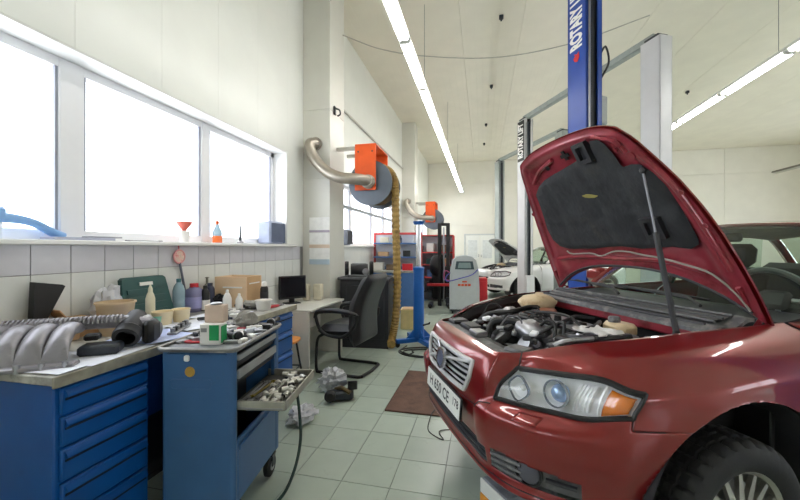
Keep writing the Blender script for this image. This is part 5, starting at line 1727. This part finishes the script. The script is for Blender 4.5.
def wrench(label, loc, rz, L=.16, mat=None):
    t = thing('wrench', label, 'wrench', loc, rz)
    MB().box((0, 0, .005), (L, .014, .007), .002).build('shaft', mat or m_tool, t)
    MB().lathe([(.008, 0), (.016, 0), (.016, .010), (.008, .010), (.008, 0)], 14, (L / 2, 0, 0)).build('ring_end', mat or m_tool, t)
    MB().prism([(-L / 2, -.008), (-L / 2 - .012, -.017), (-L / 2 - .026, -.014), (-L / 2 - .014, -.004), (-L / 2 - .014, .004), (-L / 2 - .026, .014), (-L / 2 - .012, .017), (-L / 2, .008)], 0, .010).build('open_end', mat or m_tool, t)
    return t
wrench('steel combination wrench beside the pink pliers on the cart', (-1.40, 1.80, CT), R(35))
wrench('steel wrench along the left edge of the cart top', (-1.55, 1.78, CT), R(95))
wrench('long steel wrench near the far edge of the cart top', (-1.46, 2.02, CT), R(10), .2)
def torch(label, loc, rz):
    t = thing('ratchet_driver', label, 'ratchet', loc, rz)
    MB().lathe([(.001, 0), (.020, 0), (.024, .006), (.024, .03), (.019, .035), (.013, .05), (.013, .12), (.016, .13), (.001, .14)], 16, (0, 0, .025), (1, 0, 0)).build('body', m_black, t)
    MB().lathe([(.0245, .012), (.026, .014), (.026, .024), (.0245, .026)], 16, (0, 0, .025), (1, 0, 0)).build('ring', m_tool, t)
    return t
torch('short black ratchet driver right of the white and green carton', (-1.25, 1.66, CT), R(160))
torch('black ratchet driver near the far right cart corner', (-1.29, 2.00, CT), R(100))
torch('black round-headed driver left of the white and green carton', (-1.405, 1.60, CT), R(140))
rs = random.Random(5)
SOCK = MB().lathe([(.008, .002), (.006, 0), (.0125, 0), (.013, .004), (.013, .026), (.010, .028), (.008, .024), (.008, .002)], 12).mesh('loose_socket', m_tool)
SOCKB = MB().lathe([(.008, .002), (.006, 0), (.0125, 0), (.013, .004), (.013, .026), (.010, .028), (.008, .024), (.008, .002)], 12).mesh('loose_socket', m_black)
Xc, Yc = Vector((.985, .174)), Vector((-.174, .985))
for k in range(22):
    u, v = rs.uniform(-.13, .15), rs.uniform(-.16, .25)
    p = Vector((-1.385, 1.741)) + Xc * u + Yc * v
    lying = k % 2
    o = inst(SOCK if k % 3 else SOCKB, 'loose_socket', None, (p.x, p.y, CT + (.013 if lying else 0)), (R(90) if lying else 0, 0, rs.uniform(0, 6)))
    tag(o, 'small loose socket scattered over the cart top', 'socket', 'loose sockets on the cart top')
mixm = [m_black, m_tool, m_wplast, m_wplast, m_tool, m_ldark, m_paper]
mixn = ['black', 'steel', 'white', 'white', 'steel', 'dark grey', 'pale']
for k in range(28):
    u, v = -.15 + .05 * (k % 7) + rs.uniform(-.012, .012), -.13 + .095 * (k // 7) + rs.uniform(-.02, .02)
    p = Vector((-1.385, 1.741)) + Xc * u + Yc * v
    q = rs.randrange(7)
    sx, sy, sz = rs.uniform(.03, .08), rs.uniform(.012, .03), rs.uniform(.012, .03)
    o = MB().box((0, 0, sz / 2), (sx, sy, sz), .004).lathe([(.001, 0), (sy * .45, 0), (sy * .45, sx * .5), (.001, sx * .5)], 10, (sx * .45, 0, sz * .55), (1, 0, 0)).build('tool_bit', mixm[q], None, loc=(p.x, p.y, CT), rz=rs.uniform(0, 6))
    tag(o, 'small %s tool piece in the clutter on the cart top' % mixn[q], 'tool', 'small tool pieces on the cart top')
for k in range(16):
    x, y_ = rs.uniform(-1.98, -1.70), rs.uniform(2.0, 2.75)
    q = rs.randrange(7)
    sx, sy, sz = rs.uniform(.03, .09), rs.uniform(.015, .04), rs.uniform(.012, .035)
    o = MB().box((0, 0, sz / 2), (sx, sy, sz), .004).lathe([(.001, 0), (sy * .45, 0), (sy * .45, sx * .5), (.001, sx * .5)], 10, (sx * .45, 0, sz * .55), (1, 0, 0)).build('tool_bit', mixm[q], None, loc=(x, y_, BZ + .012), rz=rs.uniform(0, 6))
    tag(o, 'small %s tool piece lying on the far half of the workbench' % mixn[q], 'tool', 'small tool pieces on the workbench')
# sockets and wrenches in the pulled drawer
DZ_ = TZ + .003
SOCKW = MB().lathe([(.011, .002), (.008, 0), (.0155, 0), (.016, .004), (.016, .036), (.012, .038), (.010, .034), (.010, .002)], 12).mesh('drawer_socket', M('pale_chrome', (.86, .85, .82), rough=.3, metal=.35, var=.08))
kk = 0
for i in range(3):
    for j in range(11):
        u = cw_ / 2 + .098 + .042 * i + rs.uniform(-.006, .006)
        v = -.205 + .041 * j + rs.uniform(-.008, .008)
        p = Vector((-1.385, 1.741)) + Xc * u + Yc * v
        o = inst(SOCKW if (i * 5 + j * 3) % 4 else SOCKB, 'drawer_socket', None, (p.x, p.y, DZ_ + .016), (R(90), 0, rs.uniform(0, 6)))
        tag(o, 'pale chrome socket lying in the outer half of the pulled drawer' if (i * 5 + j * 3) % 4 else 'small black socket lying among the pale sockets in the pulled drawer', 'socket', 'sockets in the pulled drawer')
m_brass = M('brass_tool', (.56, .50, .24), rough=.4, metal=.6, var=.1)
for k in range(5):
    p = Vector((-1.385, 1.741)) + Xc * (cw_ / 2 - .02 + .022 * k) + Yc * (-.03 + .02 * (k % 3))
    wrench('%s wrench from the cart body in the pulled drawer' % ORD[k], (p.x, p.y, DZ_), R(100 - 3 * k), .24 - .02 * (k % 3), m_brass if k == 2 else m_tool)

# ================================================================== WINDOW SILL
SZ = SILL + .003
br = thing('snow_brush', 'light blue window scraper brush standing on the sill', 'brush', (-2.56, 1.44, SZ), R(90))
m_lblu = M('light_blue_plastic', (.50, .68, .88), rough=.4, var=.06)
hp = curve_pts([(.28, 0, .02), (.22, 0, .05), (.14, 0, .095), (.06, 0, .115), (-.02, 0, .12)], 20)
MB().tube(hp, [.030 - .006 * math.sin(PI * k / 20) for k in range(21)], 10).build('handle', m_lblu, br)
MB().box((-.10, 0, .135), (.20, .06, .085), .015).build('brush_head', m_lblu, br)
MB().box((-.10, 0, .055), (.17, .03, .11), .004).build('bristles', M('pale_bristle', (.86, .90, .94), rough=.8), br)
bk_ = thing('flat_folder', 'flat grey folder lying on the window sill', 'folder', (-2.50, 1.86, SZ), R(90))
MB().box((-.08, 0, .010), (.36, .12, .018), .003).build('cover', M('lilac_grey_card', (.66, .67, .74), rough=.6), bk_)
MB().box((.06, .0, .024), (.20, .09, .010), .003).build('sheet_stack', M('grey_card', (.58, .58, .60), rough=.6), bk_)
wrench('grey spanner lying on the window sill next to the flat folder', (-2.48, 2.22, SZ), R(80), .22)
fn = thing('funnel', 'red funnel standing in a pale cup on the sill', 'funnel', (-2.52, 2.62, SZ))
MB().lathe([(.035, 0), (.042, .10), (.044, .10), (.037, 0)], 20).build('cup', m_wplast, fn)
MB().lathe([(.012, .05), (.014, .10), (.060, .165), (.066, .18), (.063, .18), (.012, .105)], 24).build('funnel_cone', M('salmon_plastic', (.90, .45, .38), rough=.45), fn)
bottle('orange_bottle', 'clear bottle with orange liquid and orange cap on the sill', -2.52, 3.02, [(.001, 0), (.040, 0), (.042, .01), (.042, .11), (.02, .16), (.013, .185)], m_clear, [(.016, .182), (.016, .215), (.001, .217)], M('orange_cap', (.90, .42, .20)), (.0425, .004, .07), M('orange_liquid', (.95, .48, .24), rough=.2), z=SZ)
sp_ = thing('spike_stand', 'small dark spike on a round foot on the sill', 'stand', (-2.52, 3.36, SZ))
MB().lathe([(.001, 0), (.032, 0), (.032, .015), (.014, .03), (.001, .03)], 16).build('foot', m_tool, sp_)
MB().cyl((0, 0, .02), (0, 0, .19), .014, .008, 8).build('spike', m_ldark, sp_)
rd = thing('loudspeaker', 'blue-grey loudspeaker box on the sill end near the pillar', 'loudspeaker', (-2.52, 3.93, SZ), R(0))
MB().box((0, 0, .135), (.18, .30, .27), .02).build('cabinet', M('pale_blue_grey', (.62, .65, .74), rough=.5), rd)
MB().box((.02, .155, .135), (.16, .03, .25), .012).build('rounded_front', M('dark_blue_grey', (.36, .40, .50), rough=.5), rd)
MB().box((.093, 0, .135), (.008, .26, .23), .003).build('grille_cloth', M('dark_blue_grey', (.36, .40, .50)), rd)
# round pink swatter hanging on the wall
sw_ = thing('hanging_brush', 'round pink and white brush head on a dark handle hanging on the tiles', 'brush', (XL + .02, 2.45, 1.33), 0)
MB().lathe([(.001, .012), (.045, .012), (.052, .006), (.052, 0), (.001, 0)], 24, (0, 0, 0), (1, 0, 0)).build('disc', M('pinkish_white', (.86, .76, .70), rough=.4, var=.2, scale=30, c2=(.80, .42, .45)), sw_)
MB().tube([(.006, .052 * math.cos(2 * PI * k / 24), .052 * math.sin(2 * PI * k / 24)) for k in range(24)], .008, 6, closed=True).build('rim', M('faded_pink', (.84, .58, .58), rough=.5), sw_)
MB().tube([(.006, .005, -.05), (.008, .06, -.30)], .009, 8).build('handle', M('slate_handle', (.38, .40, .46), rough=.5), sw_)
MB().tube([(.004, 0, .05), (.002, -.005, .10)], .004, 6).build('hanging_loop', m_pink, sw_)

# ================================================================== DESK THINGS, POSTERS
mn = thing('monitor', 'black flat monitor standing on the grey desk by the wall', 'monitor', (-2.27, 4.0, DZ), R(52))
MB().box((0, 0, .20), (.34, .03, .28), .006).build('screen_housing', m_black, mn)
MB().box((0, -.0165, .205), (.31, .003, .24), .001).build('screen', M('dark_screen', (.10, .10, .12), rough=.15), mn)
MB().box((0, .02, .06), (.06, .03, .12), .004).build('stand_neck', m_black, mn)
MB().box((0, .02, .006), (.18, .14, .012), .004).build('stand_foot', m_black, mn)
m_beige = M('beige_plastic', (.82, .79, .70), rough=.5)
for lab_, x, y_, w_ in (('narrow beige computer speaker nearer the monitor', -2.24, 4.30, .075), ('wider beige computer speaker beside the calendar pillar', -2.10, 4.36, .11)):
    t = thing('desk_speaker', lab_, 'speaker', (x, y_, DZ), R(5))
    MB().box((0, 0, .105), (w_, .10, .21), .012).build('speaker_case', m_beige, t)
    MB().box((0, -.052, .10), (w_ * .45, .004, .12), .001).build('speaker_slot', m_ldark if w_ < .1 else m_beige, t)
ps = thing('wall_calendar', 'three-sheet paper calendar hanging on the near pillar face', 'calendar', (-2.18, 4.562, 1.19), 0)
for k, (z0, z1) in enumerate(((.0, .21), (.215, .42), (.425, .63))):
    MB().box((0, 0 - .001 * k, (z0 + z1) / 2), (.30, .004, z1 - z0), .001).build('calendar_sheet', M('calendar_white', (.96, .96, .95), rough=.6), ps)
MB().box((0, -.006, .02), (.30, .003, .07), .001).build('blue_print_band', M('print_blue', (.70, .77, .82), rough=.6), ps)
MB().box((0, -.006, .235), (.30, .003, .045), .001).build('orange_print_band', M('print_orange', (.86, .78, .70), rough=.6), ps)
MB().box((0, -.006, .44), (.30, .003, .03), .001).build('lilac_print_band', M('print_lilac', (.72, .68, .74), rough=.6), ps)

# ================================================================== FLOOR THINGS
mt = thing('rubber_mat', 'brown rubber mat on the floor in front of the red car', 'mat', (-.36, 3.49, 0), 0)
MB().box((0, 0, .008), (.92, 1.02, .016), .004).build('mat_sheet', M('brown_rubber', (.40, .29, .24), rough=.8, var=.2, scale=8, c2=(.30, .21, .18), bump=.3, bscale=80), mt)
t = tag(MB().blob((-1.44, 3.30, .10), (.13, .10, .11), 22, 14, .7, 3.5, 31).build('plastic_bag', m_plaster, smooth=20), 'crumpled white plastic bag behind the dark engine part on the floor', 'bag')
t = tag(MB().blob((-1.42, 2.66, .055), (.10, .12, .06), 22, 14, .6, 3.5, 35).build('plastic_bag', m_plaster, smooth=20), 'flat crumpled plastic bag on the floor beside the tool cart', 'bag')
ep_ = thing('engine_part', 'dark oily engine part lying on the floor tiles', 'engine part', (-1.27, 3.12, 0), R(20))
MB().box((0, 0, .05), (.22, .12, .08), .02).build('casting', m_ldark, ep_)
MB().lathe([(.03, 0), (.05, .02), (.05, .08), (.03, .10), (.001, .10)], 16, (-.10, -.02, .055), (0, -1, .2)).build('flange', m_black, ep_)
MB().cyl((.10, 0, .09), (.10, .02, .16), .045, n=14).build('canister', m_black, ep_)
MB().tube([(-.06, .05, .08), (0, -.02, .12), (.08, -.06, .08)], .018, 8).build('pipe', M('bronze_pipe', (.42, .36, .24), rough=.45, metal=.5), ep_)
cable('air_hose', 'dark green air hose hanging from the cart drawer down to the floor', [(-1.13, 2.03, .55), (-1.09, 2.0, .42), (-1.055, 1.95, .25), (-1.06, 1.87, .10), (-1.09, 1.77, .018), (-1.16, 1.6, .012), (-1.22, 1.42, .012), (-1.22, 1.2, .012)], .009, M('green_hose', (.10, .22, .19), rough=.5), 50, 'hose')
# ================================================================== TRANSMISSION JACK
m_jblue = M('jack_blue', (0.10, 0.36, 0.66), rough=.38, var=.06)
jk = thing('transmission_jack', 'blue column jack with chrome rod standing in the aisle', 'jack', (-.90, 5.12, 0), R(15))
MB().cyl((0, 0, .09), (0, 0, 1.12), .078, n=20).build('cylinder', m_jblue, jk)
MB().lathe([(.079, 1.08), (.084, 1.09), (.084, 1.12), (.04, 1.135)], 20).build('collar', m_jblue, jk)
MB().cyl((0, 0, 1.12), (0, 0, 1.74), .036, n=14).build('rod', M('pale_chrome_rod', (.82, .82, .82), rough=.25, metal=.7), jk)
MB().lathe([(.001, 1.73), (.07, 1.74), (.085, 1.78), (.07, 1.785), (.001, 1.76)], 16).build('saddle', m_jblue, jk)
for a in (20, 110, 200, 290):
    dx, dy_ = math.cos(R(a)), math.sin(R(a))
    MB().box((dx * .19, dy_ * .19, .085), (.32, .07, .06), .006, rz=R(a)).build('leg', m_jblue, jk)
    MB().prism([(.07, .11), (.20, .11), (.07, .24)], -.01, .01, lambda u, v, w_: (dx * u - dy_ * w_, dy_ * u + dx * w_, v)).build('gusset', m_jblue, jk)
    MB().lathe([(.001, -.015), (.035, -.015), (.035, .015), (.001, .015)], 14, (dx * .33, dy_ * .33, .035), (-dy_, dx, 0)).build('caster', m_rubber, jk)
MB().tube([(.06, -.06, .30), (.14, -.14, .34), (.14, -.14, .36)], .012, 6).build('pump_pedal', m_black, jk)
P = []
for k in range(140):
    a = k / 140 * 2 * PI * 2.6
    r = .36 - .09 * k / 140 + .05 * math.sin(a * .7)
    P.append((-.66 + r * math.cos(a) * 1.15, 4.72 + r * math.sin(a) * .62, .013 + .006 * math.sin(a * 1.3) + .010 * (k / 140)))
P += [(-.95, 4.55, .013), (-1.1, 4.75, .013), (-1.05, 5.0, .013)]
tag(MB().tube(P, .009, 6).build('floor_hose_coil', m_dwire), 'black air hose coiled on the floor in front of the blue jack', 'hose')
cable('thin_floor_wire', 'thin black wire trailing across the tiles in front of the number plate', [(-.30, 3.35, .02), (-.40, 3.05, .02), (-.42, 2.9, .006), (-.40, 2.72, .006), (-.28, 2.62, .006), (-.32, 2.74, .006), (-.18, 2.80, .006)], .004, m_dwire, 40)

# ================================================================== A/C SERVICE MACHINE
m_acg = M('machine_grey', (0.70, 0.72, 0.73), rough=.42, var=.04)
ac = thing('service_machine', 'grey wheeled air-conditioning service machine with dark display', 'service machine', (-.40, 7.95, 0), R(6))
out = [(-.31, .10), (.31, .10), (.31, .55), (.29, .95), (.24, 1.14), (.15, 1.22), (0, 1.245), (-.15, 1.22), (-.24, 1.14), (-.29, .95), (-.31, .55)]
MB().prism(out, -.25, .25, lambda u, v, w_: (u, w_, v)).build('body', m_acg, ac)
MB().prism([(-.20, .95), (.20, .95), (.17, 1.12), (-.17, 1.12)], -.262, -.25, lambda u, v, w_: (u, w_, v)).build('display', M('machine_display', (.28, .34, .36), rough=.2), ac)
MB().prism([(-.14, .975), (.14, .975), (.12, 1.09), (-.12, 1.09)], -.266, -.262, lambda u, v, w_: (u, w_, v)).build('display_glass', M('display_glass', (.50, .58, .58), rough=.15), ac)
for k in range(4):
    MB().box((-.11 + .07 * k, -.255, .62), (.055, .008, .045), .002).build('orange_lettering', M('orange_red_print', (.85, .32, .15), rough=.5), ac)
MB().box((0, -.256, .69), (.10, .008, .03), .002).build('orange_mark', M('orange_red_print', (.85, .32, .15)), ac)
MB().tube(curve_pts([(-.26, -.2, .90), (-.38, -.26, .80), (-.36, -.28, .70), (-.10, -.29, .76), (.15, -.29, .84), (.28, -.24, .95)], 30), .012, 6).build('blue_hose', M('violet_blue_hose', (.30, .28, .62), rough=.4), ac)
MB().tube(curve_pts([(-.26, -.2, .84), (-.40, -.25, .92), (-.42, -.22, .75), (-.28, -.2, .70)], 20), .012, 6).build('red_hose', M('magenta_hose', (.68, .30, .46), rough=.4), ac)
MB().box((0, 0, .09), (.60, .50, .06), .01).build('chassis', m_ldark, ac)
for sx in (-1, 1):
    for sy in (-1, 1):
        MB().lathe([(.001, -.02), (.06, -.02), (.06, .02), (.001, .02)], 16, (sx * .25, sy * .18, .06), (1, 0, 0)).build('wheel', m_rubber, ac)
rc = thing('red_cabinet', 'red metal box standing right of the grey service machine', 'cabinet', (-.02, 8.5, 0), R(5))
MB().box((0, 0, .36), (.22, .36, .72), .015).build('cabinet_body', m_redp, rc)
MB().box((0, -.185, .45), (.17, .01, .4), .004).build('cabinet_door', m_redp, rc)

# ================================================================== WHITE CAR
wcar = copy_tree(car)
tag(wcar, 'white hatchback with open bonnet parked in the far bay', 'car')
wcar.name = 'hatchback_car'
wcar.location = (.72, 10.93, .004)
m_wcar = M('white_car_paint', (.90, .90, .90), rough=.3, var=.01, coat=1.0)
m_wcin = M('white_inner_paint', (.80, .80, .80), rough=.4, var=.04)
swap = {m_red.name: m_wcar, m_redd.name: m_wcar, m_redin.name: m_wcin}
mcache = {}
def recolour(o):
    if o.type == 'MESH' and o.data.materials and o.data.materials[0] and o.data.materials[0].name in swap:
        if o.data.name not in mcache:
            d = o.data.copy()
            d.materials[0] = swap[o.data.materials[0].name]
            mcache[o.data.name] = d
        o.data = mcache[o.data.name]
    for c in o.children:
        recolour(c)
recolour(wcar)
def drop(o):
    for c in list(o.children):
        drop(c)
    bpy.data.objects.remove(o)
for c in list(wcar.children):
    b = c.name.split('.')[0]
    if b in ('grille', 'number_plate', 'gas_strut', 'white_rag', 'lower_grille', 'panel_gap', 'headlight_washer_cap'):
        drop(c)
    elif b == 'wheel':
        c.location.z = .318
    elif b == 'bonnet':
        h = Matrix.Translation((HX, 0, HZ))
        c.matrix_basis = h @ Matrix.Rotation(R(20), 4, 'Y') @ h.inverted()
for c in list(wcar.children):
    if c.name.split('.')[0] == 'headlight':
        for g_ in list(c.children):
            if g_.name.split('.')[0] in ('indicator', 'projector_lens', 'facet'):
                bpy.data.objects.remove(g_)
# its own wide black lower grille
g = MB()
for s in (1, -1):
    patch(0, 3.2, 3.3, 6.0, 30, 10, off=.004, side=s, mb=g)
g = g.build('grille', m_black, wcar)
for k in range(4):
    v = 3.6 + .6 * k
    pts = [skin(3.1 * i / 12, v, .006) for i in range(13)]
    MB().tube([(p[0], -p[1], p[2]) for p in pts[:0:-1]] + [tuple(p) for p in pts], .007, 5).build('slat', m_ldark, g)
pts = [skin(3.25 * i / 14, 6.05, .008) for i in range(15)]
MB().tube([(p[0], -p[1], p[2]) for p in pts[:0:-1]] + [tuple(p) for p in pts], .012, 6).build('chrome_frame', m_chrome, g)
g = MB()
for s in (1, -1):
    patch(0, 1.7, 5.8, 7.9, 16, 8, off=-.002, side=s, mb=g)
thicken(g, 'nose_infill', m_wcar, .003, wcar)
g = MB()
for s in (1, -1):
    patch(0, 3.75, 2.1, 3.05, 20, 4, off=-.004, side=s, mb=g)
thicken(g, 'lower_infill', m_black, .003, wcar)

# ================================================================== STORAGE CORNER BEHIND THE CHAIR
m_sred = M('shelf_red', (.76, .28, .28), rough=.45, var=.05)
m_sgrey = M('shelf_grey_panel', (.74, .75, .78), rough=.5, var=.04)
m_sblue = M('shelf_blue', (.28, .42, .62), rough=.45, var=.05)
tbk = thing('tool_shelf_bench', 'tool bench with grey back panel, red frame and blue shelves', 'shelf', (-1.84, 7.6, 0), R(3))
MB().box((0, .25, 1.35), (1.02, .03, .72), .004).build('back_panel', m_sgrey, tbk)
for x in (-.525, .525):
    MB().box((x, .24, .86), (.05, .06, 1.72), .004).build('frame_post', m_sred, tbk)
MB().box((0, .24, 1.72), (1.10, .06, .05), .004).build('frame_rail', m_sred, tbk)
for z in (1.20, 1.50):
    MB().box((0, .12, z), (1.0, .26, .03), .004).build('shelf_board', m_sblue, tbk)
MB().box((0, 0, .90), (1.10, .55, .04), .004).build('bench_top', m_btop, tbk)
MB().box((-.28, 0, .45), (.46, .50, .86), .006).build('cabinet', m_sblue, tbk)
MB().box((.32, 0, .45), (.42, .50, .86), .006).build('cabinet', m_sblue, tbk)
items = [
 ('parts_bin', 'pale folder box on the upper blue shelf of the tool bench', 'box', (-.28, .10, 1.515), (.18, .12, .12), m_beige),
 ('parts_bin', 'tan open parts box on the lower blue shelf', 'box', (-.30, .10, 1.215), (.22, .14, .10), m_card),
 ('parts_bin', 'black parts box at the right of the lower blue shelf', 'box', (.22, .10, 1.215), (.16, .14, .13), m_black),
 ('parts_bin', 'white parts box at the left on the bench top under the shelves', 'box', (-.38, .02, .92), (.20, .18, .16), m_wplast),
 ('parts_bin', 'brown parts box in the middle of the bench top under the shelves', 'box', (-.10, .02, .92), (.20, .18, .12), m_wound),
 ('parts_bin', 'dark red parts box at the right on the bench top under the shelves', 'box', (.26, .0, .92), (.22, .2, .14), m_redp)]
for nm, lab_, cat, (x, y_, z), sz, mat in items:
    t = thing(nm, lab_, cat, tuple(tbk.matrix_basis @ Vector((x, y_, z))) if False else (-1.84 + x, 7.6 + y_ + x * .05, z), R(3 + 6 * (x > 0)))
    MB().box((0, 0, sz[2] / 2), sz, .006).build('box_body', mat, t)
    MB().box((0, 0, sz[2] - .006), (sz[0] * 1.03, sz[1] * 1.03, .014), .003).build('box_rim', mat, t)
for k, x in enumerate((-.05, .08, .38)):
    bottle('small_bottle', '%s small dark bottle from the left on the upper blue shelf' % ORD[k], -1.84 + x, 7.72 + x * .05, [(.001, 0), (.03, 0), (.03, .10), (.014, .13), (.014, .16), (.001, .16)], (m_black, m_navy, m_tool)[k], z=1.515)
# red tool cabinet with grey side, farther along the aisle wall
rt = thing('red_tool_cabinet', 'tall red and grey tool cabinet with shelves beside the blue jack', 'cabinet', (-1.35, 9.6, 0), R(3))
MB().box((0, .2, .85), (1.15, .06, 1.75), .006).build('back_panel', m_sgrey, rt)
for x in (-.6, .6):
    MB().box((x, 0, .85), (.05, .45, 1.75), .006).build('side_panel', m_sred, rt)
for z in (.25, .62, .95, 1.28):
    MB().box((0, 0, z), (1.15, .42, .03), .004).build('shelf_board', m_sred if z > .6 else m_ldark, rt)
MB().box((0, 0, 1.73), (1.2, .45, .03), .004).build('top_board', m_sred, rt)
rq = random.Random(9)
names = ['tan', 'black', 'white', 'brown', 'blue', 'grey', 'red', 'dark green']
mats = [m_card, m_black, m_wplast, m_wound, m_sblue, m_tool, m_redp, m_dgreen]
kk = 0
for z, lv in ((.265, 'bottom'), (.635, 'second'), (.965, 'third'), (1.295, 'top')):
    for x in (-.36, 0, .36):
        sx, sy, sz = rq.uniform(.18, .28), rq.uniform(.2, .3), rq.uniform(.12, .24)
        q = kk % 8
        t = thing('storage_box', '%s storage box on the %s shelf of the tall red cabinet' % (names[q], lv), 'box', (-1.35 + x, 9.58 + x * .05, z), R(rq.uniform(-6, 6)))
        MB().box((0, 0, sz / 2), (sx, sy, sz), .008).build('box_body', mats[q], t)
        MB().box((0, 0, sz - .01), (sx * 1.04, sy * 1.04, .02), .004).build('box_lid', mats[q], t)
        kk += 1
wc_ = tag(MB().box((-1.95, 8.6, 1.45), (.42, .5, .5), .01).build('white_wall_box', M('yellowish_white_box', (.90, .86, .76), rough=.5)), 'yellowish white box on the blue cabinet under the far window', 'box')
bc_ = thing('blue_cabinet', 'low blue cabinet below the yellowish white box by the left wall', 'cabinet', (-1.98, 8.6, 0))
MB().box((0, 0, .60), (.55, .8, 1.20), .01).build('cabinet_body', m_sblue, bc_)
MB().box((.28, 0, .6), (.015, .74, 1.1), .004).build('cabinet_door', m_sblue, bc_)
# yellow carton behind the brown hose
yc = thing('yellow_carton', 'pale yellow carton on the floor behind the brown hose', 'box', (-1.22, 6.2, 0), R(8))
MB().box((0, 0, .17), (.36, .28, .34), .006).build('carton_body', M('pale_yellow_card', (.86, .77, .55), rough=.7), yc)
MB().box((.02, 0, .345), (.34, .26, .01), .002).build('carton_flap', m_card, yc)
bu = thing('blue_drum', 'blue plastic drum on the floor left of the brown hose', 'drum', (-1.64, 5.92, 0))
MB().lathe([(.001, 0), (.15, 0), (.17, .03), (.17, .18), (.178, .2), (.17, .22), (.17, .46), (.15, .5), (.001, .5)], 24).build('drum_body', m_sblue, bu)
MB().lathe([(.03, .50), (.03, .52), (.001, .52)], 14, (.07, 0, 0)).build('drum_cap', m_black, bu)
# grinder on a stand behind the black bin
gr = thing('bench_grinder', 'dark bench grinder with round guard behind the black container', 'grinder', (-1.98, 5.62, 0), R(20))
MB().box((0, 0, .46), (.30, .26, .92), .01).build('pedestal', m_ldark, gr)
MB().lathe([(.001, -.14), (.10, -.14), (.11, -.1), (.11, .1), (.10, .14), (.001, .14)], 24, (0, 0, 1.04), (1, 0, 0)).build('motor', m_dplast, gr)
for s in (-1, 1):
    MB().lathe([(.001, -.03), (.12, -.03), (.125, 0), (.12, .03), (.001, .03)], 24, (s * .2, 0, 1.06), (1, 0, 0)).build('wheel_guard', m_black, gr)
MB().lathe([(.001, .0), (.05, .0), (.055, .015), (.001, .018)], 18, (.1, -.12, 1.02), (.2, -1, 0)).build('dial', m_tool, gr)
MB().box((.0, -.02, .93), (.36, .2, .02), .004).build('top_plate', m_ldark, gr)
# loudspeaker on the second window sill
ls_ = thing('loudspeaker', 'grey rounded loudspeaker on the sill of the window behind the pillar', 'loudspeaker', (-2.52, 6.35, SILL + .003))
MB().box((0, 0, .15), (.2, .32, .30), .05).build('cabinet', M('mid_grey_box', (.48, .50, .55), rough=.5), ls_)
MB().box((.10, .02, .15), (.012, .26, .25), .004).build('grille_cloth', m_ldark, ls_)
# black stacker mast with red forks frame
sm = thing('lifting_stacker', 'black hand stacker with tall mast and red base behind the blue jack', 'stacker', (-1.02, 8.75, 0), R(4))
for x in (-.10, .10):
    MB().box((x + .1, 0, 1.0), (.09, .11, 2.0), .006).build('mast_rail', m_black, sm)
for z in (.5, 1.2, 1.97):
    MB().box((.1, 0, z), (.26, .07, .07), .006).build('mast_crossbar', m_black, sm)
MB().box((.05, .16, .55), (.50, .24, .80), .04).build('body', m_black, sm)
MB().blob((-.06, .12, .95), (.20, .16, .28), 16, 12, .15, 2, 3).build('cover', m_black, sm)
MB().box((.02, -.14, .52), (.62, .10, .06), .008).build('fork_beam', m_redp, sm)
for x in (-.2, .24):
    MB().box((x, -.2, .06), (.10, .5, .06), .008).build('base_leg', m_ldark, sm)
    MB().lathe([(.001, -.03), (.05, -.03), (.05, .03), (.001, .03)], 14, (x, -.42, .05), (1, 0, 0)).build('roller', m_rubber, sm)
MB().cyl((.1, -.05, .1), (.1, -.05, 1.9), .022, n=10).build('hydraulic_ram', m_steel, sm)
MB().box((.30, -.02, .12), (.3, .3, .2), .02).build('battery_case', m_ldark, sm)
# fire extinguishers on the wall near the far pillar
for k, yy in enumerate((10.2, 10.45)):
    fx = thing('fire_extinguisher', '%s red fire extinguisher by the far pillar' % ('nearer', 'farther')[k], 'extinguisher', (-1.93 + .03 * k, yy - .25 + .9, 1.0))
    MB().lathe([(.001, 0), (.07, 0), (.075, .02), (.075, .42), (.05, .48), (.02, .50), (.02, .54), (.001, .54)], 18).build('cylinder', m_redp, fx)
    MB().box((.02, 0, .56), (.10, .03, .03), .005).build('valve', m_black, fx)
    MB().box((-.08, 0, .3), (.03, .1, .3), .004).build('wall_bracket', m_black, fx)
